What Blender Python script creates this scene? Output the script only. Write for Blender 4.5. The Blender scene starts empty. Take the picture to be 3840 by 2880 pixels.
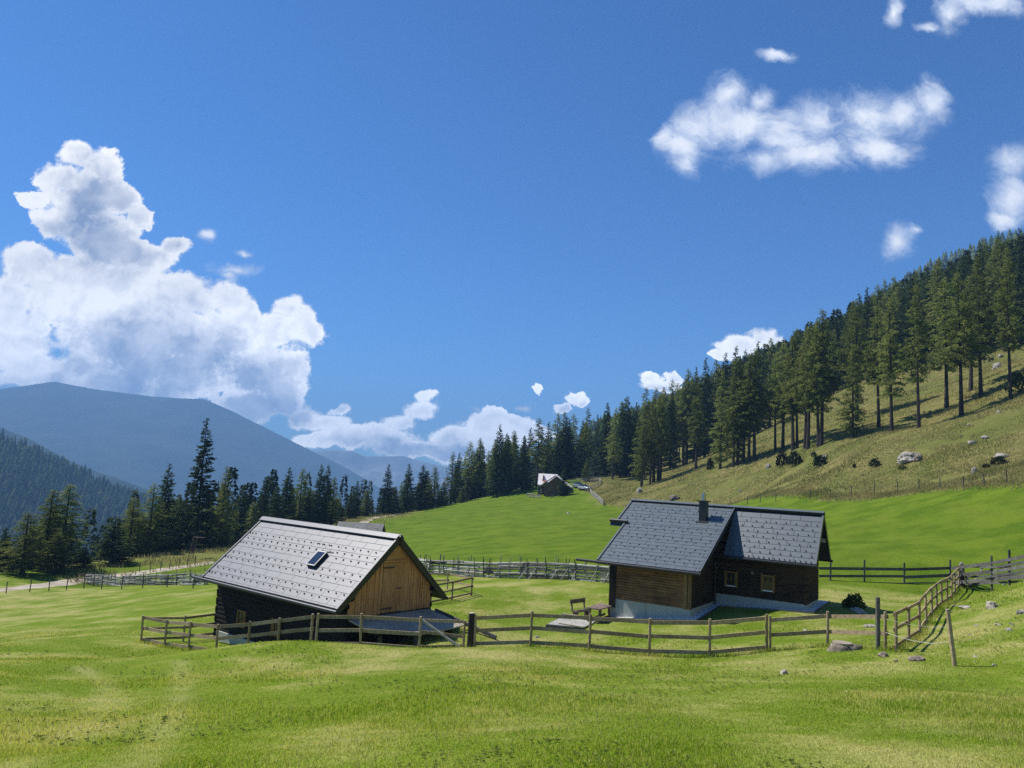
import bpy, bmesh, math, random
import numpy as np
from mathutils import Vector, Matrix, noise as mnoise

# ------------------------------------------------------------------ camera, sky, sun, exposure
sc = bpy.context.scene
COL = sc.collection
PITCH, ROLL, FPX = math.radians(6.761), math.radians(3.0456), 2861.66
cd = bpy.data.cameras.new("camera"); cam = bpy.data.objects.new("camera", cd); COL.objects.link(cam)
cd.sensor_width = 36.0; cd.lens = 36.0 * FPX / 3840; cd.clip_start = 0.1; cd.clip_end = 60000
cam.matrix_world = Matrix.Rotation(math.pi / 2 + PITCH, 4, 'X') @ Matrix.Rotation(ROLL, 4, 'Z')
sc.camera = cam
SUN_EL, SUN_AZ = math.radians(53), math.radians(-65)      # azimuth from +Y, negative to the left
SUN = Vector((math.cos(SUN_EL) * math.sin(SUN_AZ), math.cos(SUN_EL) * math.cos(SUN_AZ), math.sin(SUN_EL)))
ld = bpy.data.lights.new("sun", 'SUN'); ld.energy = 4.2; ld.angle = math.radians(0.53); ld.color = (1.0, 0.95, 0.87)
sun = bpy.data.objects.new("sun", ld); COL.objects.link(sun); sun.rotation_euler = SUN.to_track_quat('Z', 'Y').to_euler()
sc.view_settings.view_transform = 'Standard'; sc.view_settings.look = 'None'
sc.view_settings.exposure = 0.65; sc.view_settings.gamma = 1.0
sc.cycles.max_bounces = 6; sc.cycles.diffuse_bounces = 3; sc.cycles.glossy_bounces = 2; sc.cycles.transmission_bounces = 3
sc.cycles.volume_bounces = 0; sc.cycles.transparent_max_bounces = 6; sc.cycles.use_denoising = False; sc.cycles.use_adaptive_sampling = False
sc.cycles.caustics_reflective = False; sc.cycles.caustics_refractive = False

# pixel helpers: (px,py) are pixels of a 2212 x 1659 view of the photograph, D the distance along +Y
K = 3840 / 2212
def rayf(x, y):
    X = (x - 1920) / FPX; Y = -(y - 1440) / FPX
    X1 = X * math.cos(ROLL) - Y * math.sin(ROLL); Y1 = X * math.sin(ROLL) + Y * math.cos(ROLL)
    d = np.array([X1, math.cos(PITCH) - Y1 * math.sin(PITCH), math.sin(PITCH) + Y1 * math.cos(PITCH)]); return d / d[1]
def ray(px, py): return rayf(px * K, py * K)
def P(px, py, D): return ray(px, py) * D
def Pf(x, y, D): return rayf(x, y) * D
def zo(ox, oy, s): return lambda x, y: (ox + x * s, oy + y * s)
z1 = zo(500, 1900, 1400 / 2212); z2 = zo(2000, 1800, 1400 / 2212); z3 = zo(2900, 1900, 940 / 2212)
z5 = zo(1950, 2000, 700 / 2212); z6 = zo(2450, 1850, 700 / 2212); zb = zo(700, 1900, 1000 / 2212)
zh = zo(1900, 1650, 500 / 2212); zm = zo(1250, 1400, 1250 / 2212); zt = zo(2300, 800, 1540 / 2212); zl = zo(0, 1750, 800 / 2212)
def projv(x, y, z):
    d = y * math.cos(PITCH) + z * math.sin(PITCH); u = -y * math.sin(PITCH) + z * math.cos(PITCH); X = x / d; Y = u / d
    return (1920 + FPX * (X * math.cos(ROLL) + Y * math.sin(ROLL))) / K, (1440 - FPX * (-X * math.sin(ROLL) + Y * math.cos(ROLL))) / K

# ------------------------------------------------------------------ node helpers
class NT:
    def __init__(s, tree): s.t = tree; s.n = tree.nodes; s.l = tree.links
    def put(s, v, sock):
        if isinstance(v, bpy.types.NodeSocket): s.l.new(v, sock)
        elif isinstance(v, (tuple, list)) and sock.type == 'RGBA' and len(v) == 3: sock.default_value = (*v, 1)
        else: sock.default_value = v
    def math(s, op, a, b=0.5, c=0.5, clamp=False):
        n = s.n.new('ShaderNodeMath'); n.operation = op; n.use_clamp = clamp
        s.put(a, n.inputs[0]); s.put(b, n.inputs[1]); s.put(c, n.inputs[2]); return n.outputs[0]
    def vm(s, op, a, b=(0, 0, 0), c=(0, 0, 0), val=False):
        n = s.n.new('ShaderNodeVectorMath'); n.operation = op
        s.put(a, n.inputs[0])
        if op == 'SCALE': s.put(b, n.inputs['Scale'])
        else: s.put(b, n.inputs[1])
        if op == 'MULTIPLY_ADD': s.put(c, n.inputs[2])
        return n.outputs['Value'] if val else n.outputs['Vector']
    def mr(s, v, a, b, c=0.0, d=1.0, mode='SMOOTHSTEP'):
        n = s.n.new('ShaderNodeMapRange'); n.interpolation_type = mode; n.clamp = True
        s.put(v, n.inputs['Value']); s.put(a, n.inputs['From Min']); s.put(b, n.inputs['From Max']); s.put(c, n.inputs['To Min']); s.put(d, n.inputs['To Max'])
        return n.outputs['Result']
    def noise(s, vec, scale, detail=2, rough=0.5, dist=0.0, color=False):
        n = s.n.new('ShaderNodeTexNoise'); n.inputs['Scale'].default_value = scale; n.inputs['Detail'].default_value = detail
        n.inputs['Roughness'].default_value = rough; n.inputs['Distortion'].default_value = dist
        if vec is not None: s.l.new(vec, n.inputs['Vector'])
        return n.outputs['Color' if color else 'Fac']
    def mix(s, f, a, b, blend='MIX'):
        n = s.n.new('ShaderNodeMix'); n.data_type = 'RGBA'; n.blend_type = blend; n.clamp_factor = True
        s.put(f, n.inputs['Factor']); s.put(a, n.inputs['A'] if False else n.inputs[6]); s.put(b, n.inputs[7]); return n.outputs[2]
    def pos(s):
        return s.n.new('ShaderNodeNewGeometry').outputs['Position']
    def objc(s): return s.n.new('ShaderNodeTexCoord').outputs['Object']
    def sep(s, v):
        n = s.n.new('ShaderNodeSeparateXYZ'); s.l.new(v, n.inputs[0]); return n.outputs
    def comb(s, x, y, z):
        n = s.n.new('ShaderNodeCombineXYZ'); s.put(x, n.inputs[0]); s.put(y, n.inputs[1]); s.put(z, n.inputs[2]); return n.outputs[0]
    def attr(s, name):
        n = s.n.new('ShaderNodeAttribute'); n.attribute_name = name; return n.outputs['Fac']
    def rnd(s): return s.n.new('ShaderNodeObjectInfo').outputs['Random']
    def bump(s, h, strength, dist):
        n = s.n.new('ShaderNodeBump'); n.inputs['Strength'].default_value = strength; n.inputs['Distance'].default_value = dist
        s.l.new(h, n.inputs['Height']); return n.outputs['Normal']

def new_mat(name):
    m = bpy.data.materials.new(name); m.use_nodes = True; m.node_tree.nodes.clear(); nt = NT(m.node_tree)
    out = nt.n.new('ShaderNodeOutputMaterial'); return m, nt, out
def princ(nt, out, col, rough=0.8, metal=0.0, normal=None, spec=0.3):
    b = nt.n.new('ShaderNodeBsdfPrincipled'); nt.put(col, b.inputs['Base Color']); nt.put(rough, b.inputs['Roughness']); nt.put(metal, b.inputs['Metallic'])
    nt.put(spec, b.inputs['Specular IOR Level'])
    if normal is not None: nt.l.new(normal, b.inputs['Normal'])
    nt.l.new(b.outputs[0], out.inputs['Surface']); return b
def leafy(nt, out, col, tr, tcol=None):
    d = nt.n.new('ShaderNodeBsdfDiffuse'); nt.put(col, d.inputs[0]); t = nt.n.new('ShaderNodeBsdfTranslucent'); nt.put(tcol if tcol is not None else col, t.inputs[0])
    m = nt.n.new('ShaderNodeMixShader'); m.inputs[0].default_value = tr; nt.l.new(d.outputs[0], m.inputs[1]); nt.l.new(t.outputs[0], m.inputs[2]); nt.l.new(m.outputs[0], out.inputs['Surface'])

# ------------------------------------------------------------------ world: clear sky with cumulus clouds
world = bpy.data.worlds.new("World"); sc.world = world; world.use_nodes = True
wt = world.node_tree; wt.nodes.clear(); w = NT(wt)
sky = w.n.new('ShaderNodeTexSky'); sky.sky_type = 'NISHITA'; sky.sun_disc = False; sky.sun_elevation = SUN_EL; sky.sun_rotation = SUN_AZ
sky.altitude = 1600; sky.air_density = 1.0; sky.dust_density = 0.6; sky.ozone_density = 2.2
SKY_STRENGTH = 0.10; HAZE = 2.15e-4
def cloud_nodes():
    d = w.n.new('ShaderNodeTexCoord').outputs['Generated']
    s = w.sep(d); y = w.math('MAXIMUM', s[1], 0.02)
    p0 = w.comb(w.math('DIVIDE', s[0], y), w.math('DIVIDE', s[2], y), 0.0)
    wr = w.vm('SUBTRACT', w.noise(p0, 9, 4, 0.55, color=True), (0.5, 0.5, 0.5))
    wr2 = w.vm('SUBTRACT', w.noise(p0, 34, 4, 0.6, color=True), (0.5, 0.5, 0.5))
    p = w.vm('ADD', p0, w.vm('ADD', w.vm('MULTIPLY', wr, (0.045, 0.035, 0)), w.vm('MULTIPLY', wr2, (0.024, 0.020, 0))))
    def field(blobs, k=0.22):
        acc = None
        for (px, py, rx, ry) in blobs:
            r = ray(px, py); sx, sy = 1650 / rx, 1650 / ry
            q = w.vm('MULTIPLY_ADD', p, (sx, sy, 0), (-r[0] * sx, -r[2] * sy, 0))
            L = w.vm('LENGTH', q, val=True)
            acc = L if acc is None else w.math('SMOOTH_MIN', acc, L, k)
        return acc            # < 1 inside
    A = [(165,328,44,34),(215,350,50,42),(120,385,56,42),(70,428,36,22),(190,420,105,75),(262,425,56,42),(302,466,36,32),(150,480,85,55),(215,500,105,60),(110,490,32,32),(250,540,100,40),
         (378,532,34,28),(335,560,55,30),(60,565,75,50),(150,595,115,55),(270,610,130,55),(390,640,105,60),(490,640,70,42),(536,668,34,40),(300,720,215,105),(130,650,120,55),(450,740,140,95),(22,650,48,85),(60,700,60,40),
         (600,715,70,45),(625,662,40,36),(685,722,42,34),(660,690,40,36),(570,800,95,70),(360,800,190,70),(40,740,90,34),(50,780,105,36),(150,800,130,48),(250,830,120,40),(110,825,170,30),(610,850,55,50),(540,870,80,40),
         (735,886,26,16),(722,915,46,22),(660,900,48,24),(690,915,40,20),(928,858,24,16),(915,885,42,24),(872,908,45,24),(840,940,75,30),(760,945,85,30),(690,950,60,22),(1068,892,28,24),(1040,918,46,26),(1105,915,52,24),(985,945,60,26),(1060,948,95,30),(1150,930,48,28),(930,970,170,26),
         (1160,846,14,9),(1167,838,11,10),(1240,860,32,18),(1215,885,22,14),(1262,872,20,10),(1405,818,28,18),(1455,812,22,18),(1430,836,60,16),(1598,748,56,28),(1570,768,36,14),(1645,735,46,24),(1675,745,30,18)]
    B = [(1580,200,50,46),(1500,275,66,56),(1470,310,50,50),(1600,270,115,70),(1700,295,120,62),(1770,255,60,55),(1860,245,90,62),(1945,250,80,55),(2005,225,48,44),(1760,335,120,42),(1482,345,26,36),(1440,295,30,34),(1900,320,70,45),(1650,215,36,28),(1650,340,80,34),
         (2190,345,80,46),(2180,430,56,62),(2165,475,45,22),(1950,520,40,46),(1975,500,26,16),(2050,30,38,56),(2140,5,120,34),(2005,62,30,14),(1665,122,36,14),(1133,883,16,6),(1030,885,22,8),(510,578,55,16),(490,590,30,16),(445,506,16,14),(520,545,20,8),(140,866,14,5),(1930,30,22,40)]
    C = [(210,440,75,70),(235,525,120,50),(290,770,130,80),(420,800,170,70),(560,850,100,65),(380,850,260,50),(600,900,60,50),(860,975,120,26),(1060,985,110,20),(500,735,50,40),(1440,852,60,12),(1250,885,40,12)]
    nA = w.noise(p0, 30, 8, 0.66); nB = w.noise(w.vm('MULTIPLY', p, (1.0, 1.2, 1)), 10, 9, 0.64, 0.5)
    FA = w.math('SUBTRACT', 1.0, field(A)); FA = w.math('ADD', FA, w.math('MULTIPLY', w.math('SUBTRACT', nA, 0.5), 1.25))
    FB = w.math('SUBTRACT', 1.0, field(B, 0.35)); FB = w.math('ADD', FB, w.math('MULTIPLY', w.math('SUBTRACT', nB, 0.5), 2.9))
    soft = w.noise(p0, 7, 2, 0.5)
    aA = w.mr(FA, -0.05, w.mr(soft, 0.4, 0.62, 0.10, 0.38)); aB = w.math('MULTIPLY', w.mr(FB, -0.35, 0.95), 0.93)
    g = w.math('SUBTRACT', 1.0, field(C, 0.4)); g = w.math('ADD', g, w.math('MULTIPLY', w.math('SUBTRACT', w.noise(p0, 12, 5, 0.6), 0.5), 1.3)); g = w.mr(g, -0.85, 0.75)
    def rel(sc_, det, off):
        return w.math('SUBTRACT', w.noise(p, sc_, det, 0.55), w.noise(w.vm('ADD', p, off), sc_, det, 0.55))
    lit = w.math('ADD', w.math('MULTIPLY', rel(30, 4, (-0.006, 0.009, 0)), 2.0), w.math('MULTIPLY', rel(9, 4, (-0.018, 0.028, 0)), 1.8))
    inner = w.mr(FA, 0.1, 1.0)
    shade = w.math('ADD', w.math('MULTIPLY', g, 0.98), w.math('MULTIPLY', inner, 0.26))
    shade = w.math('MULTIPLY', shade, w.mr(FA, -0.05, 0.55))
    shade = w.math('ADD', w.math('SUBTRACT', shade, w.math('MULTIPLY', lit, 0.62)), 0.05, clamp=True)
    elv = w.math('DIVIDE', s[2], y); shade = w.math('MULTIPLY', shade, w.mr(w.noise(p, 14, 5, 0.6), 0.3, 0.7, 0.62, 1.12)); shade = w.mr(shade, 0.0, 1.22, 0.0, 1.0, 'LINEAR')
    colA = w.mix(shade, w.vm('SCALE', (1.0, 1.0, 1.0), w.mr(elv, 0.02, 0.26, 2.1, 1.0)), w.vm('SCALE', (0.15, 0.23, 0.41), w.mr(elv, 0.02, 0.26, 1.35, 1.0)))
    shB = w.math('ADD', w.math('SUBTRACT', w.mr(FB, 1.5, 0.0, 0, 0.75), w.math('MULTIPLY', lit, 0.5)), 0.02, clamp=True)
    colB = w.mix(shB, (0.88, 0.90, 0.94), (0.45, 0.56, 0.77))
    front = w.mr(s[1], 0.05, 0.15)
    al = w.math('MULTIPLY', w.math('SUBTRACT', 1.0, w.math('MULTIPLY', w.math('SUBTRACT', 1.0, aA), w.math('SUBTRACT', 1.0, aB))), front)
    col = w.mix(aA, colB, colA)
    return al, col
al, ccol = cloud_nodes()
b1 = w.n.new('ShaderNodeBackground'); w.l.new(w.mix(1.0, sky.outputs[0], (.27, .57, .90), 'MULTIPLY'), b1.inputs[0]); b1.inputs[1].default_value = SKY_STRENGTH
b2 = w.n.new('ShaderNodeBackground'); w.l.new(ccol, b2.inputs[0]); b2.inputs[1].default_value = 0.80
ms = w.n.new('ShaderNodeMixShader'); w.l.new(al, ms.inputs[0]); w.l.new(b1.outputs[0], ms.inputs[1]); w.l.new(b2.outputs[0], ms.inputs[2])
wo = w.n.new('ShaderNodeOutputWorld'); w.l.new(ms.outputs[0], wo.inputs['Surface'])
world.cycles.sampling_method = 'MANUAL'; world.cycles.sample_map_resolution = 256
# ------------------------------------------------------------------ mesh helpers
rng = np.random.default_rng(7); random.seed(7)
def tag(o, label=None, cat=None, group=None, kind=None):
    if label: o["label"] = label
    if cat: o["category"] = cat
    if group: o["group"] = group
    if kind: o["kind"] = kind
    return o
def empty(name, loc, label=None, cat=None, group=None):
    o = bpy.data.objects.new(name, None); COL.objects.link(o); o.location = Vector(loc); o.empty_display_size = 0.3
    return tag(o, label, cat, group)
def np_mesh(name, v, f, mat, smooth=False, attrs=None):
    """v (n,3), f (m,k) with the same k for all faces"""
    me = bpy.data.meshes.new(name); v = np.asarray(v, np.float32); f = np.asarray(f, np.int32); k = f.shape[1]
    me.vertices.add(len(v)); me.vertices.foreach_set('co', v.ravel()); me.loops.add(f.size); me.loops.foreach_set('vertex_index', f.ravel())
    me.polygons.add(len(f)); me.polygons.foreach_set('loop_start', np.arange(0, f.size, k, dtype=np.int32)); me.polygons.foreach_set('loop_total', np.full(len(f), k, np.int32))
    for an, av in (attrs or {}).items():
        a = me.attributes.new(an, 'FLOAT', 'POINT'); a.data.foreach_set('value', np.asarray(av, np.float32))
    me.update(); me.validate(); me.materials.append(mat)
    if smooth: me.polygons.foreach_set('use_smooth', np.ones(len(f), bool))
    return me
def link(name, me, parent=None, loc=None):
    o = bpy.data.objects.new(name, me); COL.objects.link(o)
    if parent is not None: o.parent = parent
    if loc is not None: o.location = loc
    return o
class MB:
    def __init__(s): s.v = []; s.f = []
    def add(s, vs, fs):
        b = len(s.v); s.v += [tuple(map(float, p)) for p in vs]; s.f += [tuple(i + b for i in q) for q in fs]; return s
    def hexa(s, p):     # 8 points: bottom 4 ccw, top 4
        return s.add(p, [(3, 2, 1, 0), (4, 5, 6, 7), (0, 1, 5, 4), (1, 2, 6, 5), (2, 3, 7, 6), (3, 0, 4, 7)])
    def box(s, c, a, b, h):   # centre and three half vectors
        c, a, b, h = map(np.array, (c, a, b, h))
        return s.hexa([c - a - b - h, c + a - b - h, c + a + b - h, c - a + b - h, c - a - b + h, c + a - b + h, c + a + b + h, c - a + b + h])
    def beam(s, p, q, wd, ht, up=(0, 0, 1), cut=True):
        p, q = np.array(p, float), np.array(q, float); d = q - p; d /= np.linalg.norm(d); up = np.array(up, float)
        side = np.cross(d, up); side /= np.linalg.norm(side); u = np.cross(side, d)
        return s.box((p + q) / 2, (q - p) / 2, side * wd / 2, u * ht / 2)
    def tube(s, p, q, r0, r1=None, n=8, caps=True):
        r1 = r0 if r1 is None else r1; p, q = np.array(p, float), np.array(q, float); d = q - p; d /= np.linalg.norm(d)
        a = np.cross(d, (0, 0, 1) if abs(d[2]) < .9 else (1, 0, 0)); a /= np.linalg.norm(a); b = np.cross(d, a)
        vs = []
        for (c, r) in ((p, r0), (q, r1)):
            for i in range(n):
                t = 2 * math.pi * i / n; vs.append(c + r * (a * math.cos(t) + b * math.sin(t)))
        fs = [(i, (i + 1) % n, n + (i + 1) % n, n + i) for i in range(n)]
        if caps: fs += [tuple(range(n - 1, -1, -1)), tuple(range(n, 2 * n))]
        return s.add(vs, fs)
    def path(s, pts, rs, n=7):
        for i in range(len(pts) - 1): s.tube(pts[i], pts[i + 1], rs[i], rs[i + 1], n)
        return s
    def prism(s, poly, ext):
        poly = [np.array(p, float) for p in poly]; ext = np.array(ext, float); n = len(poly)
        return s.add(poly + [p + ext for p in poly], [tuple(range(n)), tuple(range(2 * n - 1, n - 1, -1))] + [(i, n + i, n + (i + 1) % n, (i + 1) % n) for i in range(n)])
    def build(s, name, mat, parent=None, loc=None, smooth=False, bevel=0.0):
        o0 = np.array(parent.location if parent is not None and loc is None else (loc if loc is not None else (0, 0, 0)))
        if parent is not None:
            q = parent
            if q.parent is not None: o0 = np.array(q.location) + np.array(q.parent.location)
        me = bpy.data.meshes.new(name); me.from_pydata([tuple(np.array(p) - o0) for p in s.v], [], s.f); me.validate()
        bm = bmesh.new(); bm.from_mesh(me); bmesh.ops.recalc_face_normals(bm, faces=bm.faces)
        if bevel: bmesh.ops.bevel(bm, geom=bm.edges[:], offset=bevel, segments=1, affect='EDGES')
        bm.to_mesh(me); bm.free(); me.materials.append(mat)
        if smooth: me.polygons.foreach_set('use_smooth', np.ones(len(me.polygons), bool))
        o = bpy.data.objects.new(name, me); COL.objects.link(o)
        if parent is not None: o.parent = parent
        else: o.location = Vector(o0)
        return o
class Frame:
    def __init__(s, o, yaw):
        s.o = np.array(o, float); a = math.radians(yaw); s.U = np.array([math.cos(a), math.sin(a), 0]); s.V = np.array([-math.sin(a), math.cos(a), 0])
        if s.V[1] > 0: s.V = -s.V
        s.W = np.array([0, 0, 1.0])
    def __call__(s, u, v, w): return s.o + u * s.U + v * s.V + w * s.W
    def box(s, mb, u0, u1, v0, v1, w0, w1):
        return mb.box(s((u0 + u1) / 2, (v0 + v1) / 2, (w0 + w1) / 2), s.U * (u1 - u0) / 2, s.V * (v1 - v0) / 2, s.W * (w1 - w0) / 2)
BARN = Frame((-4.554, 34, -2.968), 140.498); HOUSE = Frame((15.675, 38, -1.096), 147.272)

# ------------------------------------------------------------------ the lie of the land
# fence posts: foot pixel (full-size photograph) and distance
FB = [(z1(47, 803), 36.5), (z1(185, 832), 35.4), (z1(327, 850), 34.2), (z1(490, 874), 32.6), (z1(674, 860), 32.0), (z1(855, 843), 31.4), (z1(1050, 822), 30.9)]
FC = [(z1(1080, 824), 30.7), (z1(1345, 826), 30.2), (z1(1692, 850), 29.6)]
FBIG = (z1(1995, 832), 29.2)
FH = [(z5(125, 1335), 29.0), (z5(820, 1385), 28.0), (z5(1535, 1445), 27.4), (z2(1046, 1046), 27.0), (z2(1384, 1015), 27.2)]
FI = [(z2(1404, 1008), 27.1), (z2(1745, 985), 26.6), (z2(2087, 1005), 24.6)]
FR = [(z3(1085, 1290), 24.2), (z3(1195, 1215), 26.3), (z3(1295, 1145), 28.2), (z3(1355, 1050), 30.8), (z3(1400, 980), 33), (z3(1447, 930), 34.9), (z3(1487, 885), 36.8), (z3(1535, 855), 38.6), (z3(1572, 825), 40.6), (z3(1605, 780), 43), (z3(1640, 730), 45.3)]
ctrl = []
for (q, D) in FB + FC + [FBIG] + FH + FI + FR: ctrl.append(Pf(*q, D))
for (px, py, D) in [(0,1659,8.5),(550,1659,8.0),(1106,1659,7.5),(1660,1659,7.5),(2212,1659,7.5),
    (0,1275,80),(0,1240,95),(150,1300,68),(50,1235,100),(310,1200,125),(450,1190,130),(650,1150,165),(740,1120,190),(430,1225,108),(187,1262,96),(300,1262,86),
    (928,1241,60),(1106,1247,55),(1320,1253,50),(1106,1160,95),(1106,1130,125),(1106,1100,170),(1175,1075,205),(1240,1045,215),(1000,1086,218),(900,1104,205),(830,1117,188),(830,1150,140),(1400,1180,70),
    (1018,1289,45),(2065,1441,21),(1867,1263,47),(2212,1253,34),(2000,1150,62),(2000,1210,50),(1900,1110,75),(1600,1150,85),(1450,1112,130),(2212,1330,27),
    (1577,1090,137),(2030,1056,80),(1800,1075,100),(2212,1045,68),(1985,922,128),(2180,862,118),(1920,935,125),(1775,962,140),(1625,985,165),(1500,1010,190),(1380,1042,205),(1310,1033,232),(1250,1033,240),
    (1965,985,105),(2180,985,90),(2205,765,165),(1950,810,185),(1790,870,200)]: ctrl.append(P(px, py, D))
for (u, v, w_) in [(9.8, 3.0, -5.75), (5, 3, -5.5), (1, 3.0, -5.15), (-.6, 3.3, -4.9), (-1.6, 2.2, -4.6), (-2.6, 0, -3.95), (-2.3, -2.6, -3.95), (.5, -3, -4.0), (5, -3, -4.6), (10, -3, -5.3), (5, 0, -5.2), (-5, -1, -4.3)]: ctrl.append(BARN(u, v, w_))
for (u, v, w_) in [(.3, 1.6, -4.62), (.3, -1.6, -4.45), (5.0, 1.8, -4.9), (4.6, 5.2, -5.2), (9.2, 5.2, -5.72), (9.6, 0, -5.5), (5, -2, -4.9), (7, 2, -5.2), (12.5, 3.5, -6.0), (12.5, 6, -6.2)]: ctrl.append(HOUSE(u, v, w_))
ctrl += [np.array(q, float) for q in [(0, 0, -1.65), (-3, 0, -1.95), (3, 0, -1.4), (-30, 0, -6), (25, 0, 1.5), (0, -25, 3), (-30, -25, -1), (30, -25, 7), (-30, 25, -9.0), (-60, 40, -15), (-95, 100, -24), (-90, 60, -20), (40, 25, 1.0), (70, 40, 12), (75, 80, 14), (120, 120, 42), (120, 200, 42), (95, 250, 28), (60, 250, 8),
     (-60, 200, -26), (-95, 200, -48), (-120, 150, -50), (0, 262, -9), (-50, 262, -24), (-110, 262, -62), (160, 100, 60), (160, 200, 60), (160, 262, 60), (160, 0, 60), (80, -20, 22)]]
for (px, h, m, Ds) in [(0, 1.93, .193, (6, 12, 17, 24, 32)), (305, 1.93, .193, (12, 17, 24, 31)), (700, 1.75, .18, (6, 12, 17, 24)), (1106, 1.6, .171, (5.5, 12, 17, 23)), (1500, 1.55, .165, (12, 17, 23)), (1900, 1.5, .155, (12, 17)), (2212, 1.49, .15, (6, 11, 15, 19))]:
    for D in Ds: q = ray(px, 1200) * D; ctrl.append(np.array([q[0], D, -(h + m * D)]))
C3 = np.array(ctrl)
def _phi(r2): return 0.5 * r2 * np.log(np.maximum(r2, 1e-9))
def _tps():
    X = C3[:, :2] / 50.0; n = len(X); d = ((X[:, None] - X[None]) ** 2).sum(-1); A = _phi(d) + np.eye(n) * 5e-4
    Pm = np.c_[np.ones(n), X]; M = np.block([[A, Pm], [Pm.T, np.zeros((3, 3))]])
    return X, np.linalg.solve(M, np.r_[C3[:, 2], 0, 0, 0])
TX, TW = _tps()
FARX = np.array([-9000, -3000, -1000, -500, -200, -110, -50, 0, 45, 100, 200, 300, 500, 735, 800, 900, 1300, 2500, 9000], float)
FARZ = np.array([-420, -420, -300, -210, -105, -62, -30, -9, 3, 31, 78, 127, 238, 368, 380, 375, 280, 200, 100], float)
def sstep(a, b, x): t = np.clip((x - a) / (b - a), 0, 1); return t * t * (3 - 2 * t)
def fbm2(x, y, s, o=4, seed=0):
    r = np.zeros_like(x); a = 1.0
    for k in range(o):
        q = np.random.default_rng(seed * 31 + k); ph = q.uniform(0, 6.28, (5, 3)); an = q.uniform(0, 6.28, 5)
        for j in range(5):
            f = s * 2 ** k * (0.7 + 0.6 * ph[j, 2] / 6.28); r += a * np.sin(f * (x * np.cos(an[j]) + y * np.sin(an[j])) + ph[j, 0]) * 0.4
        a *= 0.5
    return r
def H(x, y):
    x = np.asarray(x, float); y = np.asarray(y, float); sh = x.shape; x = x.ravel(); y = y.ravel()
    zf = np.interp(x, FARX, FARZ) + fbm2(x, y, .012, 3, 2) * np.clip(np.hypot(x, y) - 300, 0, 1500) * .01
    wgt = np.maximum(np.maximum(sstep(235, 300, y), sstep(120, 170, np.abs(x))), sstep(20, 80, -y))
    zn = zf.copy(); idx = np.where(wgt < 1)[0]
    for a in range(0, len(idx), 20000):
        i = idx[a:a + 20000]; qx = x[i] / 50; qy = y[i] / 50
        d = (qx[:, None] - TX[None, :, 0]) ** 2 + (qy[:, None] - TX[None, :, 1]) ** 2
        zn[i] = _phi(d) @ TW[:len(TX)] + TW[-3] + TW[-2] * qx + TW[-1] * qy
    r = np.hypot(x, y)
    z = zn * (1 - wgt) + zf * wgt + fbm2(x, y, .35, 3, 5) * .018 * sstep(4, 10, r) + fbm2(x, y, .07, 2, 9) * .1 * sstep(60, 110, r)
    dry = sstep(0, 6, x - xb(y)) * (y < 300)
    z = z + dry * fbm2(x, y, .5, 3, 12) * .12
    return z.reshape(sh)
XBY = np.array([-60, 0, 60, 80, 100, 137, 150, 165, 190, 215, 240, 300], float); XBX = np.array([52, 47, 46, 45, 42, 38.5, 25, 19.5, 20.6, 20.7, 22, 22], float)
def xb(y): return np.interp(y, XBY, XBX)
def hz(x, y): return float(H(np.array([x]), np.array([y]))[0])
_DS = np.concatenate([np.arange(4, 60, .25), np.arange(60, 420, .6)])
def hit(px, py, full=False):
    r = rayf(px, py) if full else ray(px, py)
    g = H(r[0] * _DS, _DS) - r[2] * _DS; i = np.argmax(g > 0)
    if not (g > 0).any(): i = len(_DS) - 1
    D = _DS[i]
    if i > 0 and g[i] > 0: t = g[i - 1] / (g[i - 1] - g[i]); D = _DS[i - 1] + t * (_DS[i] - _DS[i - 1])
    q = r * D; q[2] = hz(q[0], q[1]); return q
# ------------------------------------------------------------------ materials
def wood_mat(name, c1, c2, axis_scale=(6, 6, 1.2), rough=0.85, vary=0.25, knots=0.0, bump=0.3, wscale=1.0):
    m, nt, out = new_mat(name); p = nt.objc()
    n1 = nt.noise(nt.vm('MULTIPLY', p, tuple(a * 3 for a in axis_scale)), 1.0 * wscale, 5, 0.6)
    n2 = nt.noise(p, 1.1, 3, 0.6); n3 = nt.noise(p, 7, 3, 0.7)
    f = nt.math('ADD', nt.math('MULTIPLY', n1, 0.75), nt.math('MULTIPLY', n2, 0.5)); f = nt.mr(f, 0.38, 0.85)
    col = nt.mix(f, c1, c2); col = nt.mix(nt.mr(n3, 0.58, 0.8, 0, 0.45), col, tuple(x * 0.55 for x in c1))
    r = nt.math('ADD', nt.math('MULTIPLY', nt.rnd(), vary * 2), 1 - vary)
    col = nt.vm('SCALE', col, r)
    princ(nt, out, col, rough, 0, nt.bump(n1, bump, 0.02), 0.15); return m
M = {}
M['fence'] = wood_mat('fence wood', (.25, .175, .10), (.46, .355, .23), (3, 3, 3), bump=.4)
M['fence_top'] = wood_mat('pale cut wood', (.34, .29, .21), (.48, .42, .33), (3, 3, 3))
M['grey'] = wood_mat('weathered grey wood', (.22, .21, .185), (.47, .45, .40), (3, 3, 3), bump=.5)
M['darkgrey'] = wood_mat('dark weathered wood', (.055, .052, .048), (.15, .145, .135), (3, 3, 3), bump=.5)
M['deck'] = wood_mat('weathered deck planks', (.24, .205, .16), (.46, .40, .32), (3, 3, 3), bump=.4)
M['wirepost'] = wood_mat('old post wood', (.06, .055, .05), (.12, .11, .10), (3, 3, 3))
M['black'] = wood_mat('sun blackened logs', (.010, .0085, .0075), (.030, .026, .023), (2, 2, 9), bump=.5, vary=.1)
M['brown'] = wood_mat('brown weathered boards', (.07, .038, .020), (.30, .165, .08), (.22, .22, 6), bump=.5, vary=.1, wscale=1.0)
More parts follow.
